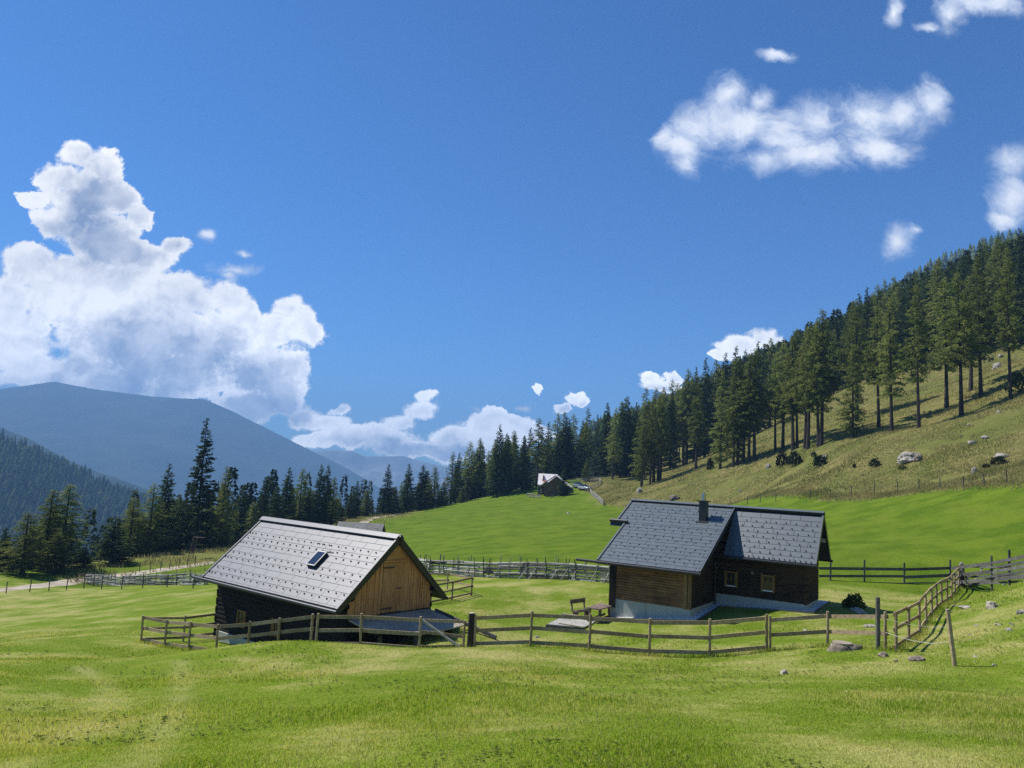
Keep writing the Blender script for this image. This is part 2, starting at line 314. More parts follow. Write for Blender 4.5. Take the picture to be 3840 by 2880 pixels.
M['darkbrown'] = wood_mat('dark brown boards', (.020, .014, .010), (.080, .050, .029), (.22, .22, 6), bump=.5, vary=.1)
M['corner'] = wood_mat('brown corner boards', (.16, .095, .045), (.30, .19, .095), (6, 6, .5), vary=.1)
M['oldboard'] = wood_mat('old grey boards', (.062, .059, .052), (.16, .153, .135), (3, 3, 3), bump=.4)
M['larch'] = wood_mat('fresh larch boards', (.36, .165, .070), (.68, .37, .18), (9, 9, .5), bump=.2, vary=.18)
M['pine'] = wood_mat('varnished window wood', (.22, .115, .035), (.34, .19, .07), (4, 4, 1), vary=.05)
M['table'] = wood_mat('reddish grey table wood', (.09, .062, .048), (.22, .17, .14), (3, 3, 3))
M['bark'] = wood_mat('bark', (.022, .018, .015), (.075, .06, .05), (2, 2, .5), bump=.9, vary=.2)
def simple(name, col, rough=.6, metal=0., spec=.3, nscale=None, amp=.25, bump=0.):
    m, nt, out = new_mat(name); c = col; nrm = None
    if nscale:
        n = nt.noise(nt.objc(), nscale, 5, .6); c = nt.mix(nt.mr(n, .3, .7), tuple(x * (1 - amp) for x in col), tuple(min(1, x * (1 + amp)) for x in col))
        if bump: nrm = nt.bump(n, bump, .03)
    princ(nt, out, c, rough, metal, nrm, spec); return m
M['barnroof'] = simple('light grey coated metal tiles', (.088, .096, .118), .46, .0, .5, 2.5, .05)
M['houseroof'] = simple('slate grey coated metal tiles', (.098, .120, .136), .46, .0, .5, 2.5, .08)
M['trim'] = simple('anthracite sheet metal', (.022, .024, .026), .4, .0, .5)
M['hook'] = simple('dark snow guard metal', (.045, .046, .050), .5, 0, .4)
M['steel'] = simple('stainless flue', (.45, .45, .46), .3, .9, .5)
M['render'] = simple('grey green plinth render', (.43, .44, .39), .9, 0, .2, 2.0, .08, .1)
M['glass'] = simple('window glass', (.02, .025, .025), .06, 0, .6)
M['white'] = simple('white paint', (.72, .72, .70), .5)
M['cream'] = simple('pale curtain', (.35, .33, .28), .8)
M['stone'] = simple('pale lichen stone', (.33, .30, .25), .9, 0, .2, 4, .5, 1.0)
M['brownstone'] = simple('brown weathered stone', (.20, .165, .13), .9, 0, .2, 6, .5, .8)
M['carblue'] = simple('silver blue car paint', (.20, .27, .34), .25, .4, .6)
M['carsilver'] = simple('silver car paint', (.48, .54, .58), .25, .4, .6)
M['carglass'] = simple('car glass', (.015, .018, .02), .05, 0, .6)
M['tyre'] = simple('tyre rubber', (.012, .012, .012), .8)
M['lamp'] = simple('lamp lens', (.6, .6, .58), .15, 0, .6)
M['shingle'] = wood_mat('grey wooden shingles', (.15, .145, .135), (.33, .32, .30), (7, 7, 2), bump=.8)
M['pinkshingle'] = wood_mat('pale larch shingles', (.55, .50, .49), (.85, .80, .79), (5, 5, 2), bump=.6)
M['flower'] = simple('orange red flowers', (.55, .10, .03), .8, 0, .2, 20, .6)
M['solar'] = simple('dark blue solar glass', (.012, .022, .05), .12, 0, .6)
M['alu'] = simple('aluminium frame', (.16, .165, .175), .4, .5, .5)
M['rope'] = simple('white fence tape', (.62, .64, .58), .6)
# gravel
m, nt, out = new_mat('pale gravel'); p = nt.pos(); v = nt.n.new('ShaderNodeTexVoronoi'); v.inputs['Scale'].default_value = 22; nt.l.new(p, v.inputs[0])
princ(nt, out, nt.mix(nt.mr(v.outputs['Color'], 0, 1), (.58, .58, .56), (.85, .85, .83)), .9, 0, nt.bump(v.outputs['Distance'], .9, .04), .2); M['gravel'] = m
m, nt, out = new_mat('dusty track'); p = nt.pos()
princ(nt, out, nt.mix(nt.mr(nt.noise(p, .7, 6, .65), .3, .7), (.26, .22, .16), (.50, .44, .35)), .95, 0, nt.bump(nt.noise(p, 9, 3), .5, .05), .1); M['track'] = m
# ground: meadow near the camera, lush mown meadow, dry hillside; zones come from where the fences run
def ground_cols(nt, p):
    s = nt.sep(p)
    n_l = nt.noise(p, .075, 3, .55); n_m = nt.noise(p, .33, 4, .6); n_s = nt.noise(p, 1.7, 4, .65); n_f = nt.noise(p, 8.5, 3, .7)
    st = nt.noise(nt.vm('MULTIPLY', p, (.55, 1.9, .6)), 1.0, 3, .6)
    straw = nt.math('ADD', nt.math('MULTIPLY', n_m, .75), nt.math('ADD', nt.math('MULTIPLY', n_l, .55), nt.math('MULTIPLY', n_s, .30)))
    near = nt.mix(nt.mr(n_m, .35, .65), (.160, .240, .018), (.212, .286, .028))
    near = nt.mix(nt.mr(straw, .72, .99, 0, .78), near, (.46, .42, .165))
    near = nt.mix(nt.mr(st, .56, .74, 0, .35), near, (.28, .31, .07))
    lush = nt.mix(nt.mr(n_m, .36, .64), (.095, .168, .009), (.160, .235, .017)); lush = nt.mix(nt.mr(n_l, .5, .8, 0, .5), lush, (.135, .185, .02))
    lush = nt.mix(nt.mr(nt.noise(nt.vm('MULTIPLY', p, (.5, .12, .3)), 1.0, 3, .6), .48, .7, 0, .5), lush, (.155, .205, .022))
    lush = nt.mix(nt.mr(n_s, .5, .72, 0, .45), lush, (.175, .20, .035)); lush = nt.mix(nt.mr(nt.noise(p, 3.2, 3, .7), .55, .75, 0, .5), lush, (.060, .115, .010))
    dry = nt.mix(nt.mr(n_s, .36, .64), (.150, .142, .045), (.31, .27, .10)); g = nt.math('ADD', nt.math('MULTIPLY', n_m, .7), nt.math('MULTIPLY', n_l, .6))
    dry = nt.mix(nt.mr(g, .52, .78, 0, .8), dry, (.135, .165, .035)); dry = nt.mix(nt.mr(n_s, .56, .72, 0, .55), dry, (.09, .10, .03))
    near = nt.mix(nt.math('MULTIPLY', nt.attr('mow'), .6), near, (.40, .40, .14))
    return near, lush, dry, n_f, n_s
m, nt, out = new_mat('alpine pasture'); p = nt.pos()
near, lush, dry, n_f, n_s = ground_cols(nt, p)
c = nt.mix(nt.attr('lush'), near, lush); c = nt.mix(nt.attr('dry'), c, dry)
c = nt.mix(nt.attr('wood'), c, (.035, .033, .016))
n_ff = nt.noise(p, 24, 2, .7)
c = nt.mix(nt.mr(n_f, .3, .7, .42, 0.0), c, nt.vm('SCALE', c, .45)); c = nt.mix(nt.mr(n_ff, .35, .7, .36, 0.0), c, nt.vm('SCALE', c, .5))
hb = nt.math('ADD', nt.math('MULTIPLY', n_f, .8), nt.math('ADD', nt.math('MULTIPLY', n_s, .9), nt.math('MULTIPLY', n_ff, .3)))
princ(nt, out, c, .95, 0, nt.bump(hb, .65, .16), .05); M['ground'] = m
# grass blades
m, nt, out = new_mat('grass blades'); p = nt.pos(); near, lush, dry, n_f, n_s = ground_cols(nt, p)
c = nt.mix(nt.mr(nt.attr('rnd'), .72, .97), near, (.42, .37, .16)); c = nt.vm('SCALE', c, nt.math('ADD', nt.math('MULTIPLY', nt.attr('rnd'), .5), 1.12))
leafy(nt, out, c, .45, nt.vm('MULTIPLY', c, (1.15, 1.1, .5))); M['blade'] = m
m, nt, out = new_mat('dry grass'); p = nt.pos()
c = nt.mix(nt.attr('rnd'), (.25, .23, .08), (.45, .39, .16)); c = nt.mix(nt.mr(nt.noise(p, .12, 3), .45, .65, 0, .8), c, (.17, .19, .05))
leafy(nt, out, c, .5); M['drygrass'] = m
def foliage(name, c1, c2, tr):
    m, nt, out = new_mat(name); p = nt.objc(); r = nt.rnd()
    c = nt.mix(nt.mr(nt.noise(p, .55, 3, .6), .35, .65), c1, c2); c = nt.mix(nt.mr(r, .6, 1.0, 0, .4), c, c2); c = nt.vm('SCALE', c, nt.math('ADD', nt.math('MULTIPLY', nt.math('FRACT', nt.math('MULTIPLY', r, 7.3)), .7), .68))
    leafy(nt, out, c, tr); return m
M['larchleaf'] = foliage('larch needles', (.105, .145, .038), (.225, .25, .072), .48)
M['spruceleaf'] = foliage('spruce needles', (.036, .064, .028), (.085, .115, .045), .3)
M['bushleaf'] = foliage('shrub leaves', (.05, .08, .018), (.14, .17, .04), .4)
M['bushlight'] = foliage('light shrub leaves', (.085, .13, .025), (.22, .26, .07), .45)
M['juniper'] = foliage('juniper needles', (.012, .020, .010), (.035, .045, .02), .15)
def forest_mat(name):
    m, nt, out = new_mat(name); r = nt.attr('rnd')
    c = nt.mix(nt.mr(r, .35, .8), (.032, .055, .024), (.105, .130, .045)); leafy(nt, out, c, .2); return m
M['forest'] = forest_mat('mixed conifer needles')
m, nt, out = new_mat('far conifer needles'); leafy(nt, out, nt.mix(nt.mr(nt.attr('rnd'), .4, .9), (.020, .045, .022), (.060, .090, .035)), .1); M['farforest'] = m
m, nt, out = new_mat('wooded mountain'); p = nt.pos()
princ(nt, out, nt.mix(nt.mr(nt.noise(p, .004, 6, .6), .35, .65), (.012, .028, .020), (.040, .058, .035)), .95, 0, nt.bump(nt.noise(p, .02, 5, .6), .8, 20.), .05); M['mountain'] = m

# ------------------------------------------------------------------ terrain sheet (polar grid round the viewpoint)
rs = np.concatenate([[0.0], np.geomspace(1.2, 420, 400), np.geomspace(430, 2800, 60), np.geomspace(2900, 7600, 12)])
th = np.radians(np.concatenate([np.arange(-180, -48, 4), np.arange(-48, 48, .22), np.arange(48, 180, 4)]))
RR, TT = np.meshgrid(rs[1:], th, indexing='ij'); gx = (RR * np.sin(TT)).ravel(); gy = (RR * np.cos(TT)).ravel()
gx = np.r_[0, gx]; gy = np.r_[0, gy]; gz = H(gx, gy); nA = len(th); nR = len(rs) - 1
ii = np.arange(nR - 1)[:, None] * nA + 1; jj = np.arange(nA)[None]; j2 = (jj + 1) % nA
quads = np.stack([ii + jj, ii + nA + jj, ii + nA + j2, ii + j2], -1).reshape(-1, 4)
tri0 = np.stack([np.zeros(nA, int), 1 + jj[0], 1 + j2[0], 1 + j2[0]], -1)[:, :3]
STX = np.array([-200, -60, -33, -6.4, 7, 20, 24, 60, 200], float); STY = np.array([112, 93, 86, 60, 50.5, 47, 44, 40, 40], float)
def zones(x, y):
    wob = fbm2(x, y, .9, 3, 4)
    dry = sstep(-.5, .8, x - xb(y) + wob * 1.0) * (y < 420) * sstep(28, 44, y + wob * 4)
    strip = sstep(-30, -40, x) * sstep(108, 118, y + wob * 2) + sstep(170, 190, y) * sstep(-20, -26, x)
    dry = np.clip(dry + strip * .8, 0, 1)
    lush = sstep(-.6, .6, y - np.interp(x, STX, STY)) * (1 - dry)
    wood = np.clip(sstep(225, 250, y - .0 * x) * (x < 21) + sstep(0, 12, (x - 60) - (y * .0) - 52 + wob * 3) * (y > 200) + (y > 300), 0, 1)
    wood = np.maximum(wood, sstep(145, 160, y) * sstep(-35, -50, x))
    return dry, lush, wood
# two faint mown wheel tracks at the lower left and a dry patch at the lower right
MOW = [[hit(*q) for q in pl] for pl in ([(20, 1655), (110, 1610), (190, 1560), (235, 1510), (225, 1470), (170, 1440)], [(300, 1655), (350, 1580), (385, 1520), (400, 1470), (385, 1430)], [(0, 1545), (60, 1520), (110, 1500)])]
def mow(x, y):
    r = np.zeros_like(x)
    for pl in MOW:
        for a, b in zip(pl[:-1], pl[1:]):
            d = (b - a)[:2]; t = np.clip(((x - a[0]) * d[0] + (y - a[1]) * d[1]) / (d @ d), 0, 1); r = np.maximum(r, np.exp(-((x - a[0] - t * d[0]) ** 2 + (y - a[1] - t * d[1]) ** 2) / .10))
    for px, py, sx, sy in ((1950, 1640, 1.3, 1.0), (1850, 1450, 2.2, .9), (1350, 1510, 1.6, 1.2), (2120, 1590, .9, .8)):
        c = hit(px, py); r = np.maximum(r, .95 * np.exp(-((x - c[0]) / sx) ** 2 - ((y - c[1]) / sy) ** 2))
    return r * np.clip(.75 + .5 * fbm2(x, y, 1.6, 3, 60), 0, 1.2)
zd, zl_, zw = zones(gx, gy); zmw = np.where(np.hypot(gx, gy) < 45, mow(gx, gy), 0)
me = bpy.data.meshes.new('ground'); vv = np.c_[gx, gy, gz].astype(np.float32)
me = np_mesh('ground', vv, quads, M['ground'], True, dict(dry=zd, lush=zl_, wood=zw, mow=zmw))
link('ground', me)["kind"] = 'structure'
gb = bpy.context.scene.objects['ground']
# the small disc right under the viewpoint closes the sheet
me2 = np_mesh('ground_centre', vv[:nA + 1], tri0, M['ground'], True, dict(dry=zd[:nA + 1], lush=zl_[:nA + 1], wood=zw[:nA + 1], mow=zmw[:nA + 1]))
bm = bmesh.new(); bm.from_mesh(me); bm.from_mesh(me2); bmesh.ops.remove_doubles(bm, verts=bm.verts[:], dist=1e-5); bmesh.ops.recalc_face_normals(bm, faces=bm.faces)
if sum(f.normal.z for f in list(bm.faces)[:50]) < 0: bmesh.ops.reverse_faces(bm, faces=bm.faces)
bm.to_mesh(me); bm.free(); bpy.data.meshes.remove(me2)

# ------------------------------------------------------------------ hills and mountains
def ridge_mesh(name, prof, D, depth_f, depth_b, base, seed, amp, nu=220, nv=60, tiltD=0.0):
    px = np.array([q[0] for q in prof], float); py = np.array([q[1] for q in prof], float)
    uu = np.linspace(px[0], px[-1], nu); yy = np.interp(uu, px, py)
    top = np.array([P(a, b, D + tiltD * (a - px[0])) for a, b in zip(uu, yy)])
    ts = np.concatenate([np.linspace(-1, 0, nv), np.linspace(0, 1, 16)[1:]]); V = []
    for t in ts:
        dd = t * (depth_f if t < 0 else depth_b); x = top[:, 0] * (1 + dd / D * .35); y = top[:, 1] + dd
        prf = (1 - abs(t)) ** (1.15); z = base + (top[:, 2] - base) * prf
        z = z + fbm2(x, y, 2.6 / depth_f * 2, 5, seed) * amp * (np.clip(abs(t) * 3, 0.12, 1)) * (1 - abs(t)) ** .3
        V.append(np.c_[x, y, z])
    V = np.concatenate(V); nt_ = len(ts); i = np.arange(nt_ - 1)[:, None] * nu; j = np.arange(nu - 1)[None]
    F = np.stack([i + j, i + j + 1, i + nu + j + 1, i + nu + j], -1).reshape(-1, 4)
    return V.reshape(nt_, nu, 3), np_mesh(name, V, F, M['mountain'], True)
_, me = ridge_mesh('mountain', [(-420,875),(-200,850),(0,840),(60,832),(115,823),(200,838),(330,855),(440,860),(500,885),(560,915),(620,945),(680,975),(740,1005),(800,1040),(840,1065),(900,1115),(980,1180)], 5500, 2300, 1800, -400, 3, 60)
link('mountain', me)["kind"] = 'structure'
m, nt, out = new_mat('haze pale mountain'); princ(nt, out, nt.mix(nt.mr(nt.noise(nt.pos(), .004, 6, .6), .35, .65), (.16, .18, .19), (.30, .31, .30)), .95, 0, None, .05); M['hazemountain'] = m  # far ridge: distance haze painted in as a paler base colour
_, me = ridge_mesh('mountain', [(300,1000),(560,985),(640,980),(700,972),(760,973),(790,985),(870,985),(930,1000),(1000,1014),(1100,1030),(1300,1060),(1700,1100)], 6900, 1000, 500, -420, 6, 50); me.materials[0] = M['hazemountain']
link('mountain', me)["kind"] = 'structure'
_, me = ridge_mesh('hill', [(-300,860),(-100,890),(0,921),(60,945),(130,985),(200,1015),(280,1043),(330,1060),(420,1095),(520,1140)], 2500, 900, 900, -330, 8, 22, 200, 50)
link('hill', me)["kind"] = 'structure'
HG, me = ridge_mesh('hill', [(-420,800),(-200,890),(0,955),(38,972),(109,1003),(163,1027),(226,1065),(298,1094),(380,1130),(470,1175)], 1300, 760, 700, -190, 11, 14, 160, 60)
me.materials[0] = M['mountain']; link('hill', me)["kind"] = 'structure'

# ------------------------------------------------------------------ far woods as stuff: many small conifers in one mesh
def lowpoly_conifer(seed, tiers=5, n=7):
    r = np.random.default_rng(seed); V = []; F = []
    for k in range(tiers):
        t0 = k / tiers; zc = .08 + .92 * t0; rad = .20 * (1 - t0) ** .85 + .012; zt = min(1.0, zc + .92 / tiers * 1.9); b = len(V); V.append((0, 0, zt))
        for i in range(n):
            a = 6.283 * (i + r.uniform(-.3, .3)) / n + k; q = rad * r.uniform(.6, 1.15); V.append((q * math.cos(a), q * math.sin(a), zc - r.uniform(0, .05)))
        for i in range(n): F.append((b, b + 1 + i, b + 1 + (i + 1) % n))
    return np.array(V), np.array(F)
def wood(name, pts, hts, label, variants, mat):
    Vs, Fs, Rs = [], [], []; b = 0
    for i, (q, h) in enumerate(zip(pts, hts)):
        V, F = variants[rng.integers(len(variants))]; a = rng.uniform(0, 6.28); c, s = math.cos(a), math.sin(a); wd = rng.uniform(.85, 1.3)
        W = np.c_[(V[:, 0] * c - V[:, 1] * s) * h * wd, (V[:, 0] * s + V[:, 1] * c) * h * wd, V[:, 2] * h] + q
        Vs.append(W); Fs.append(F + b); b += len(V); Rs.append(np.full(len(V), rng.uniform()))
    me = np_mesh(name, np.concatenate(Vs), np.concatenate(Fs), mat, False, dict(rnd=np.concatenate(Rs)))
    return tag(link(name, me), label, 'forest', None, 'stuff')
LP = [lowpoly_conifer(s) for s in range(6)]
# wood on the hill to the left
pts = []
for _ in range(6500):
    a = rng.uniform(0, HG.shape[1] - 1.01); b_ = rng.uniform(14, 64); i, j = int(b_), int(a); q = HG[i, j] + (HG[i + 1, j] - HG[i, j]) * (b_ - i) + (HG[i, j + 1] - HG[i, j]) * (a - j)
    if mnoise.noise(Vector((q[0] * .012, q[1] * .012, 0))) < -.42 and q[2] < -60: continue
    pts.append(q - np.array([0, 0, 1.0]))
wood('forest', pts, rng.uniform(15, 30, len(pts)), 'hazy conifer wood covering the far hill on the left side of the valley', LP, M['farforest'])
# ------------------------------------------------------------------ building helpers
def roof_plane(F, mb, ang_h, ang_w, sgn, lift):
    return lambda u, v, t=0.0: F(u, sgn * v, -v * ang_h / ang_w) + (F.V * sgn * ang_h + F.W * ang_w) / math.hypot(ang_h, ang_w) * (lift + t)
def tiles(mb, pl, u0, u1, v0, v1, cosr, row, wid, seed=0, holes=()):
    """rows of lapped metal tiles on a roof plane; row and wid in metres"""
    r = np.random.default_rng(seed); dv = row * cosr; v = v0; k = 0
    while v < v1 - 0.05:
        ve = min(v + dv, v1); off = (0.0, .55, .25, .8)[k % 4] * wid; u = u0 - off
        while u < u1 - 0.02:
            a, b = max(u, u0), min(u + wid, u1); u += wid
            if b - a < .04: continue
            g = .010; j = r.uniform(0, .004)
            mb.hexa([pl(a + g, v, 0), pl(b - g, v, 0), pl(b - g, ve, .002), pl(a + g, ve, .002), pl(a + g, v, .010 + j), pl(b - g, v, .010 + j), pl(b - g, ve + .010, .024 + j), pl(a + g, ve + .010, .024 + j)])
        v += dv; k += 1
def slab(mb, pl, u0, u1, v0, v1, t0, t1):
    mb.hexa([pl(u0, v0, t0), pl(u1, v0, t0), pl(u1, v1, t0), pl(u0, v1, t0), pl(u0, v0, t1), pl(u1, v0, t1), pl(u1, v1, t1), pl(u0, v1, t1)])
def snow_guards(roof, spots, F, label):
    """spots: (point, down-slope vector, normal). The hundred nearest become parts, the rest one part"""
    spots.sort(key=lambda q: np.linalg.norm(q[0])); first = None; rest = MB()
    for i, (p, dn, nr) in enumerate(spots):
        U = F.U; mbx = MB() if i < 100 else rest
        a = U * .014
        pts = [p - dn * .055, p + dn * .02, p + dn * .022 + nr * .042, p + nr * .050 - dn * .01]
        mbx.prism([q - a for q in pts], 2 * a)
        if i < 100: mbx.build('snow_guard', M['hook'], roof)
    if rest.v: tag(rest.build('snow_guard', M['hook'], roof), None, None, None, 'stuff')
def logs(mb, p, q, w0, w1, pitch, r, over=0.0, jit=0.0, topfn=None, n=8):
    """stacked horizontal rounded logs between plan points p and q (heights relative to p[2])"""
    p, q = np.array(p), np.array(q); d = (q - p) / np.linalg.norm(q - p); z = w0 + pitch / 2; i = 0
    nrm = np.cross(d, (0, 0, 1.0))
    while z < w1 + .01:
        e = over * (1 if i % 2 == 0 else .35); a = p - d * e; b = q + d * e
        rr = pitch * .53
        vs = []
        for c in (a, b):
            for k in range(n):
                t = 2 * math.pi * (k + .5) / n; vs.append(c + np.array([0, 0, z]) + nrm * r * math.cos(t) + np.array([0, 0, rr * math.sin(t)]))
        mb.add(vs, [(k, (k + 1) % n, n + (k + 1) % n, n + k) for k in range(n)] + [tuple(range(n)), tuple(range(2 * n - 1, n - 1, -1))])
        z += pitch * (1 + random.uniform(-jit, jit)); i += 1
def window(root, F, face, u0, u1, w0, w1, nv=2, nh=2, fw=.065, sill=False, side_boards=0.0):
    """window on a wall facing +v at v=face"""
    fr = MB(); F.box(fr, u0, u0 + fw, face, face + .07, w0, w1); F.box(fr, u1 - fw, u1, face, face + .07, w0, w1)
    F.box(fr, u0 + fw, u1 - fw, face, face + .068, w1 - fw, w1); F.box(fr, u0 + fw, u1 - fw, face, face + .068, w0, w0 + fw)
    wd = tag(fr.build('window', M['pine'], root)); g = MB(); F.box(g, u0 + fw, u1 - fw, face + .004, face + .02, w0 + fw, w1 - fw); g.build('pane', M['glass'], wd)
    cu = MB(); F.box(cu, u0 + fw, u0 + fw + (u1 - u0) * .3, face + .022, face + .026, w0 + fw, w1 - fw)
    b = MB()
    for i in range(1, nv): x = u0 + fw + (u1 - u0 - 2 * fw) * i / nv; F.box(b, x - .014, x + .014, face + .021, face + .045, w0 + fw, w1 - fw)
    for i in range(1, nh): x = w0 + fw + (w1 - w0 - 2 * fw) * i / nh; F.box(b, u0 + fw, u1 - fw, face + .022, face + .043, x - .012, x + .012)
    b.build('glazing_bar', M['pine'], wd)
    if side_boards:
        for s in (u0 - .05, u1 + .015): sb = MB(); F.box(sb, s, s + .035, face, face + side_boards, w0 - .06, w1 + .05); sb.build('side_board', M['pine'], wd)
    if sill: s = MB(); F.box(s, u0 + .02, u1 - .02, face + .071, face + .15, w0 - .01, w0 + .045); s.build('sill', M['white'], wd)
    return wd

# ------------------------------------------------------------------ barn
F = BARN; L, W_, Hh = 10.456, 3.1, 2.789; cr = W_ / math.hypot(W_, Hh); UG = .25; UL = 10.1; VW = 2.4
bR = empty('barn', F(5, 0, -5.6), 'black log barn with a light grey metal tile roof and fresh larch gable', 'barn')
wl = MB(); logs(wl, F(UL, VW, 0), F(UG, VW, 0), -5.75, -2.45, .21, .055, .07, .08)
logs(wl, F(UL, -VW, 0), F(UG, -VW, 0), -5.75, -2.45, .21, .055, .07); logs(wl, F(UL, VW, .1), F(UL, -VW, .1), -5.75, -2.5, .21, .055, .07)
logs(wl, F(UG, VW, .1), F(UG, -VW, .1), -5.75, -3.45, .21, .055, .07)
wl.prism([F(UL - .05, VW - .1, -2.5), F(UL - .05, -VW + .1, -2.5), F(UL - .05, 0, -.25)], F.U * .08)
F.box(wl, UG + .1, UL - .1, -VW + .08, VW - .08, -5.7, -2.35)
wl.build('log_wall', M['black'], bR)
pl_ = MB(); F.box(pl_, 4.2, 9.75, VW - .1, VW + .13, -6.4, -5.28); p1 = pl_.build('plinth', M['render'], bR)
# gable boards
gb_ = MB(); v = VW; r = np.random.default_rng(3); side = {}
def roofw(v): return -abs(v) * Hh / W_ - .13
vs = []
while v > -VW + .02:
    wd = r.uniform(.11, .17); a, b = v, max(v - wd + .012, -VW)
    if not (a <= .64 and b >= -.53):
        t = r.uniform(.0, .025); pts = [F(UG - .02 - t, a, -3.26), F(UG - .02 - t, b, -3.26), F(UG - .02 - t, b, roofw(b))]
        pts += ([F(UG - .02 - t, 0, roofw(0))] if a > 0 > b else []) + [F(UG - .02 - t, a, roofw(a))]
        gb_.prism(pts, F.U * .05)
        if random.random() < .55: F.box(gb_, UG - .06 - t, UG - .021 - t, b - .018, b + .018, -3.25, roofw(b) - .05)
    v -= wd
gb_.prism([F(UG - .02, .64, -1.08), F(UG - .02, -.53, -1.08), F(UG - .02, -.53, roofw(.53)), F(UG - .02, 0, roofw(0)), F(UG - .02, .64, roofw(.64))], F.U * .045)
gb_.build('gable_boarding', M['larch'], bR)
dm = MB(); v = .61
while v > -.48: wd = r.uniform(.13, .18); F.box(dm, UG - .055 - r.uniform(0, .008), UG - .02, max(v - wd + .008, -.5), v, -3.22, -1.12); v -= wd
door = dm.build('door', M['larch'], bR); tr = MB(); F.box(tr, UG - .09, UG - .02, -.56, .67, -1.10, -1.02); tr.build('lintel', M['larch'], door)
for w_ in (-1.32, -3.05): h = MB(); F.box(h, UG - .085, UG - .062, .02, .66, w_ - .025, w_ + .03); h.build('hinge', M['hook'], door)
h = MB(); F.box(h, UG - .085, UG - .062, -.52, -.15, -2.26, -2.22); h.build('latch', M['hook'], door)
h = MB(); F.box(h, UG - .085, UG - .062, -.5, .6, -3.26, -3.215); h.build('threshold', M['hook'], door)
for v in (VW, -VW): q = MB(); q.tube(F(.9, v, -2.42), F(-.02, v, -2.42), .13, n=8); q.build('purlin', M['black'], bR)
q = MB(); q.tube(F(.9, 0, -.27), F(.05, 0, -.27), .1, n=8); q.build('purlin', M['black'], bR)
window(bR, F, VW + .052, 7.44, 8.12, -4.82, -4.05, 2, 2, .07, False); window(bR, F, VW + .052, 4.70, 5.2, -4.74, -4.02, 2, 2, .07, False, .1)
# roof
pf = roof_plane(F, None, Hh, W_, 1, .0); pk = roof_plane(F, None, Hh, W_, -1, .0)
tm = MB(); tiles(tm, pf, .06, L - .06, .17, W_ - .02, cr, .3475, 1.03, 1); tiles(tm, pk, .06, L - .06, .17, W_ - .02, cr, .3475, 1.03, 2)
roof = tm.build('roof', M['barnroof'], bR)
sl = MB(); slab(sl, pf, 0.02, L - .02, 0, W_, -.12, -.004); slab(sl, pk, 0.02, L - .02, 0.0, W_, -.12, -.004); sl.build('roof_deck', M['trim'], roof)
for pl in (pf, pk):
    for (a, b) in ((-.04, .02), (L - .02, L + .04)): vt = MB(); slab(vt, pl, a, b, 0, W_ + .02, -.2, .052); vt.build('verge_trim', M['trim'], roof)
    for (a, b) in ((-.035, .062), (L - .062, L + .035)): vt = MB(); slab(vt, pl, a, b, 0.05, W_ + .015, .053, .064); vt.build('verge_cap', M['barnroof'], roof)
rc = MB(); slab(rc, pf, -.05, L + .05, -.02, .16, .10, .125); slab(rc, pk, -.05, L + .05, -.02, .16, .10, .125); rc.build('ridge_cap', M['barnroof'], roof)
rc = MB(); slab(rc, pf, 0, L, 0, .17, -.003, .099); slab(rc, pk, 0, L, 0, .17, -.003, .099); rc.build('ridge_vent', M['trim'], roof)
gt = MB(); gt.tube(F(-.05, W_ + .09, -Hh - .10), F(11.25, W_ + .09, -Hh - .085), .075, n=10); F.box(gt, 0, L, W_ - .02, W_ + .02, -Hh - .2, -Hh + .0); gt.build('gutter', M['trim'], roof)
gt = MB(); gt.tube(F(-.05, -W_ - .09, -Hh - .10), F(L + .1, -W_ - .09, -Hh - .085), .075, n=10); gt.build('gutter', M['trim'], roof)
nrm = (F.V * Hh + F.W * W_) / math.hypot(Hh, W_); dn = (F.V * W_ - F.W * Hh) / math.hypot(Hh, W_); spots = []
for k, s in enumerate((1.09, 1.43, 1.76, 2.44, 2.79, 3.48, 3.83)):
    us = [10.28 - .256 * (k % 2) - .513 * i for i in range(21)]
    if k in (0, 2, 4, 6): us.append(10.05)
    if k == 0: us += [4.25, 4.5, 3.75]
    for u in us:
        if u < .25 or (3.0 < u < 4.15 and 1.45 < s < 2.45): continue
        spots.append((pf(u, s * cr, .03), dn, nrm))
snow_guards(roof, spots, F, None)
sk = MB(); slab(sk, pf, 3.30, 3.92, 1.19, 1.81, .02, .17); sky_w = sk.build('skylight', M['trim'], roof)
sk = MB(); slab(sk, pf, 3.29, 3.93, 1.18, 1.82, .171, .19); sk.build('skylight_frame', M['alu'], roof); sk = MB(); slab(sk, pf, 3.345, 3.875, 1.22, 1.78, .1905, .195); sk.build('skylight_pane', M['solar'], roof)
sk = MB(); slab(sk, pf, 3.1, 3.95, 1.06, 1.10, .03, .06); sk.build('skylight_bar', M['hook'], roof)
